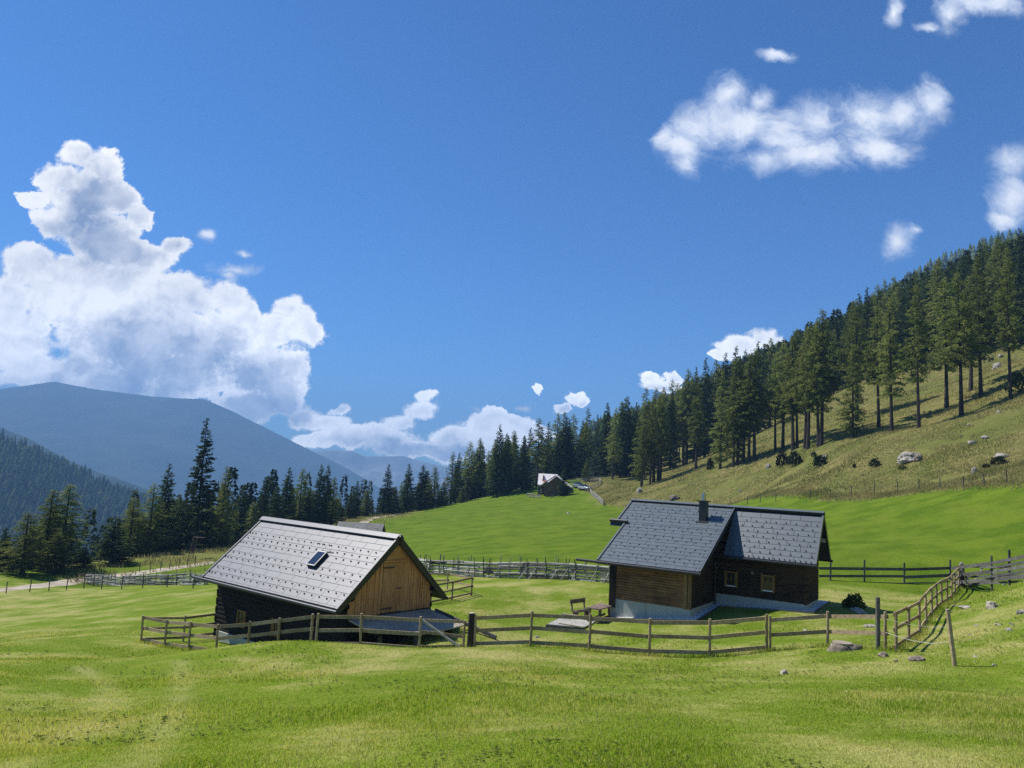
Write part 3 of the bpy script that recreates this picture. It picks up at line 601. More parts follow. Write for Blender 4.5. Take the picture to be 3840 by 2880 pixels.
# plank ramp in front of the hay door
ft = lambda u: -3.3 + .150 * (u - .25)
def edge(v): return np.interp(v, [-2.3, -.7, .95, 2.4], [-2.1, -2.25, -1.95, -1.1])
dk = MB(); v = 2.36
while v > -2.3:
    b = v - .15; dk.hexa([F(UG - .06, v, ft(UG) - .05), F(UG - .06, b, ft(UG) - .05), F(edge(b), b, ft(edge(b)) - .05), F(edge(v), v, ft(edge(v)) - .05), F(UG - .06, v, ft(UG)), F(UG - .06, b, ft(UG)), F(edge(b), b, ft(edge(b))), F(edge(v), v, ft(edge(v)))]); v -= .195
deck = dk.build('ramp_deck', M['deck'], bR)
e = MB(); e.beam(F(UG - .4, -2.36, ft(-.1) + .02), F(-3.6, -2.62, -3.98), .12, .14); e.build('edge_beam', M['darkgrey'], deck)
e = MB()
for a, b in ((2.4, .95), (.95, -.7)): e.beam(F(edge(a) - .05, a, ft(edge(a)) - .03), F(edge(b) - .05, b, ft(edge(b)) - .03), .09, .11)
e.build('edge_board', M['fence_top'], deck)
for v in (1.9, .2, -1.4): e = MB(); e.beam(F(UG, v, ft(UG) - .15), F(edge(v) + .1, v, ft(edge(v)) - .15), .14, .18); e.build('joist', M['black'], deck)
for v in (1.8, .4): e = MB(); e.beam(F(edge(v) + .25, v, ft(edge(v)) - .22), F(edge(v) + .25, v, -5.3), .13, .13, F.U); e.build('support_post', M['darkgrey'], deck)

# ------------------------------------------------------------------ farmhouse
F = HOUSE; L = 10.145; Wm, Hm = 1.85, 2.335; We, He = 5.36, 2.908; LM = 4.36; LE = 9.6; VN = 2.15
hR = empty('house', F(5, 1, -5.0), 'dark wooden alpine farmhouse with slate grey metal roof, chimney and pale rendered plinth', 'house')
cm = Wm / math.hypot(Wm, Hm); ce = We / math.hypot(We, He)
pm = roof_plane(F, None, Hm, Wm, 1, 0); pb = roof_plane(F, None, Hm, Wm, -1, 0); pe = roof_plane(F, None, He, We, 1, 0)
t = MB(); tiles(t, pm, .05, LM, .14, Wm - .01, cm, .305, .97, 4); tiles(t, pe, LM + .06, L - .06, .14, VN, ce, .305, .97, 5); tiles(t, pe, LM + .06, LE - .06, VN, We - .01, ce, .305, .97, 6); tiles(t, pb, .05, L - .05, .14, Wm, cm, .305, .97, 7)
roof = t.build('roof', M['houseroof'], hR)
s = MB(); slab(s, pm, .02, LM, 0, Wm, -.1, -.004); slab(s, pb, .02, L - .02, 0, Wm, -.1, -.004); slab(s, pe, LM + .02, L - .02, 0, VN, -.14, -.004); slab(s, pe, LM + .02, LE - .02, VN, We, -.14, -.0045); s.build('roof_deck', M['trim'], roof)
for q_ in ((pe, LM - .03, LM + .019, .06, We + .02, -.2, .06), (pe, L - .02, L + .03, 0, VN + .02, -.18, .06), (pe, LE - .02, LE + .03, VN + .02, We + .02, -.18, .06), (pm, -.03, .019, 0, Wm + .02, -.16, .058), (pb, -.03, .019, 0, Wm + .02, -.16, .058), (pb, L - .02, L + .03, 0, Wm + .02, -.16, .058)): s = MB(); slab(s, *q_); s.build('verge_trim', M['trim'], roof)
for q_ in ((pe, LM - .035, LM + .03, .1, We + .01, .061, .07), (pm, -.035, .05, .05, Wm + .01, .0585, .068), (pe, LE - .05, LE + .035, VN + .03, We + .01, .061, .07), (pe, L - .05, L + .035, .05, VN, .061, .07)): s = MB(); slab(s, *q_); s.build('verge_cap', M['houseroof'], roof)
s = MB(); slab(s, pe, -.04, L + .04, -.02, .13, .1, .12); slab(s, pb, -.04, L + .04, -.02, .13, .1, .12); s.build('ridge_cap', M['houseroof'], roof)
s = MB(); slab(s, pe, .02, L, 0, .125, -.003, .099); slab(s, pb, .0, L, 0, .13, -.003, .099); s.build('ridge_vent', M['trim'], roof)
s = MB(); s.tube(F(LM - .06, We + .09, -He - .08), F(10.72, We + .09, -He - .06), .07, n=10); F.box(s, LM, LE, We - .02, We + .015, -He - .16, -He + .0); s.build('gutter', M['trim'], roof)
s = MB(); s.tube(F(-.08, Wm + .08, -Hm - .08), F(LM + .6, Wm + .08, -Hm - .08), .065, n=10); s.build('gutter', M['trim'], roof); s = MB(); s.tube(F(-.1, -Wm - .08, -Hm - .08), F(L, -Wm - .08, -Hm - .08), .065, n=10); s.build('gutter', M['trim'], roof)
s = MB(); s.tube(pe(9.45, VN - .02, .11), pe(10.45, VN - .02, .11), .095, n=12); st = s.build('stub_ridge_cap', M['trim'], roof)
s = MB(); s.prism([pe(9.6, VN - .14, -.06), pe(9.6, VN + .12, -.12), pe(9.6, VN - .02, .06)], F.U * .85); s.build('stub_roof', M['trim'], roof)
spots = []
nm, dm_ = (F.V * Hm + F.W * Wm) / math.hypot(Hm, Wm), (F.V * Wm - F.W * Hm) / math.hypot(Hm, Wm); ne, de = (F.V * He + F.W * We) / math.hypot(He, We), (F.V * We - F.W * He) / math.hypot(He, We)
for k in range(9):
    s_ = .14 / cm + .305 * (k + 2) - .06
    if s_ * cm > Wm - .03: break
    sp = .243 if k == 7 else .485; u = .22 + (.16 * (k % 3) if k != 7 else 0)
    while u < LM - .1: spots.append((pm(u, s_ * cm, .03), dm_, nm)); u += sp
for k in range(19):
    if k % 3 == 2: continue
    s_ = .14 / ce + .305 * (k + 2) - .06
    if s_ * ce > We - .05: break
    u = LM + .3 + .16 * (k % 3); ue = (L if s_ * ce < VN else LE) - .2
    while u < ue:
        if not (5.1 < u < 6.05 and 1.0 < s_ * ce < 1.75): spots.append((pe(u, s_ * ce, .03), de, ne))
        u += .485
snow_guards(roof, spots, F, None)
# chimney
c = MB(); F.box(c, 5.42, 5.80, 1.10, 1.48, -.95, .22); ch = c.build('chimney', M['trim'], hR); c = MB(); F.box(c, 5.33, 5.89, 1.01, 1.57, .221, .29); c.build('chimney_cap', M['trim'], ch)
c = MB(); c.tube(F(5.61, 1.29, .30), F(5.61, 1.29, .55), .11, n=14); c.tube(F(5.61, 1.29, .55), F(5.61, 1.29, .60), .15, .15, 14); c.tube(F(5.61, 1.29, .601), F(5.61, 1.29, .70), .06, .05, 10); c.build('flue', M['steel'], ch)
c = MB(); slab(c, pe, 5.30, 5.92, 1.48, 1.60, .01, .05); c.build('flashing', M['trim'], ch)
# walls
VM, VE, UR, UX, UY = 1.3, 4.8, .5, 5.0, 9.1
w1 = MB(); logs(w1, F(UX, VM, 0), F(UR, VM, 0), -4.30, -1.95, .122, .05, 0, .0, n=8); F.box(w1, UR + .05, UX, -VM + .05, VM - .01, -5.4, -1.85)
main = w1.build('log_wall', M['darkbrown'], hR)
w1 = MB(); logs(w1, F(UR, VM, 0), F(UR, -VM, 0), -4.30, -1.9, .122, .05, 0); w1.prism([F(UR, VM, -1.9), F(UR, -VM, -1.9), F(UR, 0, -.2)], F.U * .06); w1.build('gable_wall', M['darkbrown'], hR)
w1 = MB(); logs(w1, F(UY - .3, VE, 0), F(5.3, VE, 0), -4.72, -2.86, .124, .05, 0); w1.build('log_wall', M['brown'], hR)
w1 = MB()
logs(w1, F(UX, VE - .05, 0), F(UX, VM, 0), -4.72, -2.95, .124, .05, 0)
w1.prism([F(UX + .02, VE - .06, -2.75), F(UX + .02, VM, -2.95), F(UX + .02, VM, -.9), ], F.U * .07)
F.box(w1, UX + .06, UY - .06, VM, VE - .06, -5.6, -2.85); w1.build('side_wall', M['darkbrown'], hR)  # extension's right wall: its shade is put into the darker board colour
w1 = MB(); F.box(w1, UY - .06, UY, -VM, VE, -5.6, -2.8); F.box(w1, UX, UY, -VM, -VM + .05, -5.4, -1.9); w1.build('side_wall', M['darkbrown'], hR)
for (a, b) in ((4.94, 5.10), (5.14, 5.31)): c = MB(); F.box(c, a, b, VE - .02, VE + .065, -4.74, -2.83); c.build('corner_board', M['corner'], hR)
c = MB(); F.box(c, UY - .32, UY + .02, VE - .25, VE + .09, -5.15, -2.7); c.build('corner_post', M['black'], hR)
c = MB(); F.box(c, UR - .03, UR + .11, VM - .03, VM + .07, -4.32, -1.95); c.build('corner_board', M['darkbrown'], hR)
for v, w_ in ((0, -.36), (.85, -1.35), (-.85, -1.35)): c = MB(); F.box(c, .06, .55, v - .08, v + .08, w_ - .1, w_ + .09); c.build('purlin', M['grey'], hR)
c = MB(); F.box(c, UX - .03, UY + .02, VM + .02, VE + .03, -6.4, -4.722); F.box(c, UR - .03, UX - .03, -VM - .03, VM + .02, -6.3, -4.302); c.build('plinth', M['render'], hR)
c = MB(); c.beam(F(7.2, VE + .04, -4.75), F(7.2, VE + .04, -5.6), .045, .03, F.U); c.build('plinth_pipe', M['render'], hR)
c = MB(); c.path([F(4.55, Wm + .05, -Hm - .12), F(4.86, 1.52, -Hm - .35), F(4.86, 1.46, -4.88)], [.04] * 3, 8); c.build('downpipe', M['trim'], hR)
window(hR, F, VM + .05, 3.82, 4.36, -3.86, -3.14, 2, 2, .06, True, .12); window(hR, F, VM + .05, 2.02, 2.56, -3.88, -3.12, 2, 2, .06, True, .12)
q = F(3.05, VM + .05, -3.10); c = MB(); c.tube(q, q + F.V * .05, .085, .07, 14); c.build('wall_lamp', M['alu'], hR)
# gravel strip round the plinth
gv = [(9.35, VE + .02, -5.70, 9.35, VE + .42), (8.2, VE + .02, -5.55, 8.2, VE + .5), (UX - .04, VE + .02, -5.12, UX - .5, VE + .52), (UX - .04, VM + .04, -4.86, UX - .5, VM + .5), (UR - .04, VM + .04, -4.56, UR - .42, VM + .46), (UR - .04, -VM - .3, -4.42, UR - .5, -VM - .4)]
g = MB(); k = MB()
for a, b in zip(gv[:-1], gv[1:]):
    g.hexa([F(a[0], a[1], a[2] - .3), F(a[3], a[4], a[2] - .3), F(b[3], b[4], b[2] - .3), F(b[0], b[1], b[2] - .3), F(a[0], a[1], a[2] + .03), F(a[3], a[4], a[2] + .02), F(b[3], b[4], b[2] + .02), F(b[0], b[1], b[2] + .03)])
    k.beam(F(a[3], a[4], a[2] - .04), F(b[3], b[4], b[2] - .04), .035, .2)
tag(g.build('gravel_strip', M['gravel'], None, F(5, 3, -5)), 'strip of pale gravel along the foot of the farmhouse plinth', 'gravel', None, 'stuff')
tag(k.build('gravel_kerb', M['alu'], None, F(5, 3, -5)), 'thin grey edging holding the gravel along the farmhouse', 'edging')

# ------------------------------------------------------------------ grey shingle shed behind the barn
sF = Frame(P(827, 1133, 55), 176); sR = empty('shed', sF(1.5, 0, -4.5), 'small shed with a grey wooden shingle roof showing behind the barn ridge', 'shed')
s = MB()
ps = roof_plane(sF, None, 1.5, 1.7, 1, 0); pks = roof_plane(sF, None, 1.5, 1.7, -1, 0)
for pl in (ps, pks):
    for k in range(6):
        u = -.1
        while u < 3.15: a = random.uniform(.1, .17); slab(s, pl, u, min(u + a - .006, 3.2), k * .3 - .02, k * .3 + .34, .012 * 0 + .01, .035 + random.uniform(0, .015)); u += a
rf = s.build('roof', M['shingle'], sR); s = MB(); slab(s, ps, 0, 3.1, 0, 1.8, -.1, .005); slab(s, pks, 0, 3.1, 0, 1.8, -.1, .005); s.build('roof_deck', M['darkgrey'], rf)
s = MB(); s.beam(ps(-.12, .75, .07), ps(3.2, .75, .07), .07, .05); s.build('batten', M['darkgrey'], rf)
s = MB(); sF.box(s, .25, 2.9, -1.3, 1.3, -6, -1.2); s.prism([sF(.25, 1.3, -1.2), sF(.25, -1.3, -1.2), sF(.25, 0, -.1)], sF.U * 2.6); s.build('wall', M['black'], sR)

# ------------------------------------------------------------------ hut on the crest of the meadow
DH = 206.0; pxm = 500 / 2212 * DH / FPX
fo = Pf(*zh(800, 930), DH); fo[2] = Pf(*zh(720, 925), DH)[2]; hF = Frame(fo, 172)            # U to the left, V to the viewer
kR = empty('hut', hF(0, 0, 0), 'distant alpine hut with pale shingle roof on the crest of the green meadow', 'hut')
wg, rg, eh = 4.2, 3.0, 2.55
s = MB(); hF.box(s, -2.9, 2.95, -8, 0, -1.0, eh + .2); s.prism([hF(2.95, 0, eh + .2), hF(-2.9, 0, eh + .2), hF(0, 0, eh + 2.6)], -hF.V * 1.0); hF.box(s, 2.9, 4.6, -8.5, -3, -.8, eh + .4); s.prism([hF(4.6, -3, eh + .4), hF(4.6, -8.5, eh + .4), hF(4.6, -5.7, eh + 2.9)], -hF.U * 2); s.build('wall', M['brown'], kR)
s = MB()
def quadslab(s, a, b, c, d, t=.16): s.prism([a, b, c, d], (0, 0, -t))
quadslab(s, hF(0, .7, eh + rg), hF(wg, .7, eh), hF(wg, -3, eh), hF(0, -3.0, eh + rg)); quadslab(s, hF(0, .7, eh + rg), hF(-wg, .7, eh), hF(-wg, -8, eh), hF(0, -8, eh + rg))
quadslab(s, hF(-.1, -5.7, eh + rg + .25), hF(5.2, -5.7, eh + rg + .25), hF(5.0, -2.2, eh + .25), hF(1.2, -2.2, eh + .25)); quadslab(s, hF(-.1, -5.7, eh + rg + .25), hF(5.2, -5.7, eh + rg + .25), hF(5.2, -9.2, eh), hF(0, -9.2, eh)); rf = s.build('roof', M['pinkshingle'], kR)
s = MB(); s.prism([hF(3.5, -3.3, eh + 1.2), hF(3.9, -3.3, eh + 1.2), hF(3.7, -3.3, eh + 2.9)], -hF.V * 2.2); s.build('dormer', M['brown'], rf); s = MB(); hF.box(s, 2.8, 3.4, -2.4, -1.6, eh + .6, eh + 1.5); s.build('chimney', M['larch'], kR)
s = MB(); hF.box(s, 1.2, 1.7, -.02, .06, 1.3, 2.1); s.build('window', M['glass'], kR); s = MB(); hF.box(s, 4.5, 4.95, -2.6, -2.2, -.9, eh + .2); s.build('porch_post', M['brownstone'], kR)
s = MB(); hF.box(s, 3.9, 4.1, -2.3, -2.2, .6, 1.7); s.build('hanging_cloth', M['white'], kR)
# ------------------------------------------------------------------ fences
def two_tone(o):
    o.data.materials.append(M['fence_top'])
    for p in o.data.polygons:
        if p.normal.z > .85: p.material_index = 1
def post_mesh(root, q, h, r, mat, lean=(0, 0), n=8, name='post'):
    m = MB(); m.tube(q + np.array([0, 0, -.4]), q + np.array([lean[0], lean[1], h]), r, r * .95, n); o = m.build(name, mat, root)
    if mat is M['fence']: two_tone(o)
    return o
def rail_fence(name, label, runs, group=None, mat='fence', postr=.05, loc=None):
    """runs: list of (posts [(xyz, height)], rail fractions of the post height, (thickness, width), skip_last)"""
    root = empty(name, loc if loc is not None else runs[0][0][0][0], label, 'fence', group)
    for posts, fr, (tw, th_), flags in runs:
        for i, (q, h) in enumerate(posts):
            if (i == 0 and 'nofirst' in flags) or (i == len(posts) - 1 and 'nolast' in flags): continue
            post_mesh(root, q, h, postr, M[mat], (random.uniform(-.03, .03) - .01, random.uniform(-.03, .03)))
        for f in fr:
            for (a, ha), (b, hb) in zip(posts[:-1], posts[1:]):
                d = b - a; nn = np.array([-d[1], d[0], 0]); nn /= np.linalg.norm(nn)
                if nn[1] < 0: nn = -nn
                off = nn * (postr + tw / 2 - .004); j = random.uniform(-.015, .015)
                p0 = a + off + np.array([0, 0, ha * f + j]); p1 = b + off + np.array([0, 0, hb * f - j]); e = (p1 - p0) / np.linalg.norm(p1 - p0) * .05
                m = MB(); m.beam(p0 - e, p1 + e, tw, th_); m.build('rail', M[mat], root)
    return root
def pp(q, D, h): return (Pf(*q, D), h)
HT = 1.2
b1p = Pf(*z1(297, 790), 37.6); wallp = BARN(10.28, 2.2, -5.65)
rail_fence('wooden_fence', 'brown post and rail fence bending round the lower left end of the black barn', [
    ([pp(q, D, HT) for q, D in FB], (.9, .52, .1), (.035, .135), ()),
    ([pp(FB[0][0], FB[0][1], HT), (b1p, 1.15), (wallp, 1.15)], (.88, .5, .1), (.035, .11), ('nofirst', 'nolast'))])
rail_fence('wooden_fence', 'short three post fence section in front of the grey plank ramp of the barn', [([pp(q, D, HT + .02) for q, D in FC], (.88, .47, .05), (.035, .135), ())])
G0 = Pf(*FC[-1][0], FC[-1][1]); G1 = Pf(*z1(1955, 835), 29.3)
gt = empty('gate', G0, 'low wooden gate with a slanting pole beside the thick dark gate post', 'gate')
post_mesh(gt, G1, .98, .045, M['fence'])
for za, zb_ in ((1.08, .92), (.66, .38), (.1, .05)): m = MB(); m.beam(G0 + np.array([.05, .06, za]), G1 + np.array([0, .06, zb_]), .035, .11); m.build('rail', M['fence'], gt)
m = MB(); m.tube(G0 + np.array([.05, -.08, 1.12]), G1 + np.array([-.1, -.08, .0]), .05, n=8); m.build('brace', M['grey'], gt)
gp = Pf(*FBIG[0], FBIG[1]); g = empty('gate_post', gp, 'thick dark gate post with a pale cut top between barn and farmhouse', 'post'); o = post_mesh(g, gp, 1.22, .125, M['bark'], n=12, name='trunk'); 
m = MB(); m.tube(gp + np.array([0, 0, 1.221]), gp + np.array([0, 0, 1.24]), .118, .11, 12); m.build('cut_top', M['fence_top'], g)
h0 = Pf(*z1(2022, 830), 29.15)
rail_fence('wooden_fence', 'three rail fence crossing the meadow in front of the farmhouse', [([(h0, 1.15)] + [pp(q, D, HT + .05) for q, D in FH], (.88, .5, .1), (.035, .135), ())])
rail_fence('wooden_fence', 'two rail fence of paler boards between the farmhouse fence and the tree stump', [([pp(q, D, 1.15) for q, D in FI], (.86, .42), (.035, .13), ())])
rail_fence('wooden_fence', 'long fence climbing the slope to the dark gate post on the right', [([pp(q, D, 1.24) for q, D in FR], (.93, .56, .14), (.035, .11), ())])
q = Pf(*z2(2042, 1005), 24.9); o = MB(); o.tube(q - np.array([0, 0, .4]), q + np.array([0, 0, 1.62]), .075, .07, 8); tag(o.build('fence_post', M['oldboard'], None, q), 'tall grey post standing at the corner beside the tree stump', 'post')
q = Pf(*z3(1612, 1415), 21.3); o = MB(); o.tube(q - np.array([0, 0, .3]), q + np.array([-.15, .1, 1.50]), .062, .058, 8); ob = o.build('fence_post', M['fence'], None, q); two_tone(ob); tag(ob, 'lone brown post leaning left on the open grass at right', 'post')
# tape from the corner to the lone post
tp = [Pf(*z3(990, 1110), 24.5), Pf(*z3(1110, 1150), 23.9), Pf(*z3(1240, 1185), 23.2), Pf(*z3(1400, 1208), 22.3), Pf(*z3(1570, 1190), 21.4)]
m = MB(); m.path(tp, [.006] * 5, 5); tp = [Pf(*z3(990, 990), 24.5), Pf(*z3(1110, 1020), 24.0), Pf(*z3(1240, 1046), 23.4), Pf(*z3(1420, 1065), 22.3), Pf(*z3(1550, 1060), 21.4)]; m.path(tp, [.0025] * 5, 5)
tag(m.build('fence_tape', M['rope'], None, tp[0]), 'thin pale electric fence tape sagging to the lone leaning post', 'fence tape')
q = Pf(*z3(1662, 735), 45.6); g = empty('gate_post', q, 'stout dark gate post with a white stone on top, end of the climbing fence', 'post'); post_mesh(g, q, 1.38, .17, M['bark'], n=12, name='trunk')
def rock_mesh(seed, sx, sy, sz, sub=3, rough=.35):
    bm = bmesh.new(); bmesh.ops.create_icosphere(bm, subdivisions=sub, radius=1)
    off = Vector((seed * 3.1, seed * 1.7, seed))
    for v in bm.verts:
        c = v.co.copy(); n1 = mnoise.noise(c * 1.1 + off); n2 = mnoise.noise(c * 2.7 + off * 2); n3 = mnoise.cell(c * 1.8 + off); n4 = mnoise.noise(c * 6 + off)
        k = 1 + rough * (n1 * .9 + n2 * .45 + n4 * .15) + (n3 - .5) * rough * .25; v.co = Vector((c.x * sx * k, c.y * sy * k, c.z * sz * k))
    me = bpy.data.meshes.new('stone'); bm.to_mesh(me); bm.free(); return me
def rock(name, base, wpx, hpx, label, mat, seed, flat=False, parent=None, group=None, sub=3):
    """stone at a ground point; wpx,hpx are its width and height in metres"""
    me = rock_mesh(seed, wpx / 2, wpx / 2 * .75, hpx * (.75 if not flat else .7), sub); me.materials.append(M[mat])
    o = link(name, me, parent, None if parent else Vector(base) + Vector((0, 0, hpx * .12)));
    if parent: o.location = Vector(base) - Vector(parent.location)
    o.rotation_euler = (0, 0, seed * 1.3)
    if label: tag(o, label, 'rock', group)
    return o
rock('cap_stone', q + np.array([0, 0, 1.46]), .3, .2, None, 'stone', 5, parent=g)
# field gate at the far right and the board fence
a0 = Pf(*z3(1700, 700), 45.4); a1 = Pf(*z3(2330, 665), 35.5)
fg = empty('gate', a0, 'wide grey field gate of boards with slanting braces at the right edge', 'gate')
for za, zb_ in ((1.12, .62), (.52, .30), (.1, .06)): m = MB(); m.beam(a0 + np.array([0, 0, za]), a1 + np.array([0, 0, zb_]), .04, .11); m.build('rail', M['darkgrey'], fg)
m = MB(); m.beam(a0 + np.array([.3, -.08, .05]), a0 + (a1 - a0) * .28 + np.array([0, -.08, 1.0]), .04, .14); m.build('brace', M['grey'], fg)
m = MB(); m.beam(a0 + np.array([-.3, -.08, .95]), a0 + np.array([.25, -.08, .05]), .05, .15); m.build('brace', M['grey'], fg)
bp = [Pf(*z3(400, 690), 48.4), Pf(*z3(505, 690), 48.2), Pf(*z3(805, 692), 47.6), Pf(*z3(1158, 705), 47), Pf(*z3(1565, 695), 46.8), Pf(*z3(1932, 672), 41.5), Pf(*z3(2090, 660), 38), Pf(*z3(2330, 645), 32.5)]
rt = empty('board_fence', bp[2], 'weathered grey board fence running from the farmhouse to the right edge', 'fence')
for i, q in enumerate(bp[1:]): post_mesh(rt, q + np.array([0, .05, 0]), 1.42 + .1 * (i % 2), .06, M['darkgrey'], (.02, 0), 6)
for a, b in ((0, 3), (3, 4), (4, 5), (5, 7)):
    for k, f in enumerate((.16, .58, 1.02)):
        m = MB(); j = random.uniform(-.04, .04); m.beam(bp[a] + np.array([0, -.04, f + j]), bp[b] + np.array([0, -.04, f - j + (.06 if a == 5 else 0)]), .03, random.uniform(.15, .2)); m.build('board', M['oldboard'], rt)
for f in (.38, .8): m = MB(); m.beam(bp[5] + np.array([0, -.1, f]), bp[7] + np.array([0, -.1, f + .05]), .03, .12); m.build('board', M['darkgrey'], rt)
# old split-rail fences
def pole_fence(label, pts, seed, npost, h=1.5):
    r = np.random.default_rng(seed); pts = np.array(pts); seg = np.linalg.norm(np.diff(pts, axis=0), axis=1); cum = np.r_[0, np.cumsum(seg)]; T = cum[-1]
    def at(s): return np.array([np.interp(s, cum, pts[:, k]) for k in range(3)])
    root = empty('pole_fence', at(T / 2), label, 'fence')
    for i in range(npost):
        s = T * (i + .5 + r.uniform(-.25, .25)) / npost
        for off in (-.09, .09):
            if off > 0 and r.uniform() < .2: continue
            q = at(s) + np.array([r.uniform(-.05, .05), off, 0]); m = MB(); l = r.uniform(-.16, .16); m.tube(q - np.array([0, 0, .2]), q + np.array([l, r.uniform(-.06, .06), h * r.uniform(.82, 1.08)]), .036, .028, 6); m.build('post', M['grey' if r.uniform() < .45 else 'darkgrey'], root)
        if r.uniform() < .95:
            q = at(s); m = MB(); dx = r.choice([-1, 1]) * r.uniform(.35, .6); m.tube(q + np.array([dx, -.14, -.1]), q + np.array([-dx * .3, -.05, r.uniform(.75, 1.05)]), .04, .03, 6); m.build('brace', M['grey'], root)
    n = 0
    for lv in range(9):
        s = -r.uniform(0, 2)
        while s < T and n < 98:
            ln = r.uniform(3.2, 4.8); a, b = max(s, 0), min(s + ln, T); s += ln * .86; n += 1
            if b - a < .6: continue
            z0 = .06 + lv * .122 + r.uniform(-.04, .04); z1_ = z0 + r.uniform(-.12, .12)
            m = MB(); R = r.uniform(.055, .088); mid = at((a + b) / 2); c = at(a) + np.array([0, r.uniform(-.05, .05), z0]); d = at(b) + np.array([0, r.uniform(-.05, .05), z1_]); mm = (c + d) / 2; mm[2] += mid[2] - (at(a)[2] + at(b)[2]) / 2 + r.uniform(-.03, .03)
            m.path([c, mm, d], [R, R * .95, R * .8], 6); m.build('rail', M['grey' if r.uniform() < .55 else 'oldboard'] if lv < 8 else M['grey'], root)
    return root
def gnd(q, D): v = Pf(*q, D); v[2] = hz(v[0], v[1]); return v
pole_fence('old silver grey split pole fence between the barn and the farmhouse', [gnd(zm(560, 1320), 62.5), gnd(zm(640, 1335), 60), gnd(zm(1000, 1365), 56), gnd(zm(1400, 1370), 52.5), gnd(zm(1860, 1372), 49)], 3, 24)
pole_fence('old split pole fence beside the gravel track left of the barn', [gnd(zl(885, 1212), 97), gnd(zl(1300, 1215), 88), gnd(zl(1700, 1215), 81), gnd(zl(2150, 1215), 75)], 5, 24, 1.45)
# little paddock fence behind the barn
pa, pb_, pc, pd, pe_ = gnd(z1(1762, 585), 42.5), gnd(z1(1888, 560), 43.8), gnd(z1(2003, 533), 45.5), gnd(z1(1860, 500), 49.5), gnd(z1(1740, 495), 50.5)
rail_fence('wooden_fence', 'small pale rail pen behind the right end of the barn', [([(pa, 1.05), (pb_, 1.05), (pc, 1.05)], (.93, .5, .12), (.035, .10), ()), ([(pc, 1.05), (pd, 1.05), (pe_, 1.05)], (.9, .5), (.035, .10), ('nofirst',))])
# wire fence posts
def wire_fence(label, pix, h, mat='wirepost', r=.05):
    pts = [hit(*q, True) for q in pix]; root = empty('wire_fence', pts[len(pts) // 2], label, 'fence')
    for q in pts: post_mesh(root, q, h * random.uniform(.9, 1.08), r, M[mat], (random.uniform(-.07, .07), 0), 6)
    for a, b in zip(pts[:-1], pts[1:]):
        for f in (.85, .5):
            m = MB(); m.tube(a + np.array([0, 0, h * f]), b + np.array([0, 0, h * f]), .004, .004, 4, False); m.build('wire', M['alu'], root)
zk = zo(3000, 1000, 840 / 1548)
wire_fence('wire fence with thin dark posts across the meadow left of the barn', [zl(*q) for q in ((62, 1315), (305, 1300), (507, 1290), (685, 1278), (870, 1268), (1052, 1270), (1260, 1270), (1480, 1258), (1733, 1252), (1998, 1265))], 1.25)
wire_fence('wire fence with dark posts along the upper track by the tall spruce', [zl(*q) for q in ((1447, 1098), (1557, 1085), (1663, 1078), (1758, 1062), (1850, 1050), (1942, 1038), (2022, 1025))], 1.3)
wire_fence('wire fence with thin posts between the bright meadow and the dry hillside', [z6(718, 142), z6(910, 137), z6(1115, 130), z6(1265, 115), z6(1450, 96)] + [zk(*q) for q in ((72, 1605), (208, 1598), (357, 1582), (513, 1572), (677, 1557), (825, 1545), (968, 1535), (1130, 1527), (1275, 1520), (1432, 1498))], 1.25)
wire_fence('row of pale posts on the upper edge of the dry hillside below the dark forest', [zk(*q) for q in ((1040, 682), (1118, 680), (1197, 678), (1272, 665), (1300, 662), (1328, 652), (1490, 640))], 1.3, 'grey', .07)
# ------------------------------------------------------------------ track
def strip(name, pix, wid, mat, label, lift=.04):
    pts = [hit(*q, True) for q in pix]; pts = np.array(pts); seg = np.linalg.norm(np.diff(pts[:, :2], axis=0), axis=1); cum = np.r_[0, np.cumsum(seg)]; n = int(cum[-1] / .7) + 2; s = np.linspace(0, cum[-1], n)
    x = np.interp(s, cum, pts[:, 0]); y = np.interp(s, cum, pts[:, 1]); k = np.ones(9) / 9
    if n > 24: x[4:-4] = np.convolve(x, k, 'valid'); y[4:-4] = np.convolve(y, k, 'valid')
    dx, dy = np.gradient(x), np.gradient(y); L_ = np.hypot(dx, dy); nx, ny = -dy / L_, dx / L_; V = []
    for t in np.linspace(-.5, .5, 7):
        ww = wid * (1 + .12 * np.sin(s * .9 + t * 5)); X = x + nx * ww * t; Y = y + ny * ww * t; V.append(np.c_[X, Y, H(X, Y) + lift - .10 * (abs(t) > .45)])
    V = np.concatenate(V); i = np.arange(6)[:, None] * n; j = np.arange(n - 1)[None]; Fq = np.stack([i + j, i + j + 1, i + n + j + 1, i + n + j], -1).reshape(-1, 4)
    o = link(name, np_mesh(name, V, Fq, M[mat], True)); o["kind"] = 'structure'; return o
strip('path', [zl(-500, 1330), zl(-150, 1298), zl(50, 1283), zl(300, 1248), zl(560, 1220), zl(760, 1185), zl(900, 1165), zl(1200, 1130), zl(1450, 1100), zl(1650, 1075), zl(1850, 1045), zl(2060, 1017), zl(2200, 985)], 3.4, 'track', None)
strip('path', [(770 * K, 1140 * K), (783 * K, 1130 * K), (795 * K, 1123 * K), (815 * K, 1117 * K), (850 * K, 1112 * K), (885 * K, 1106 * K)], 3.0, 'track', None)

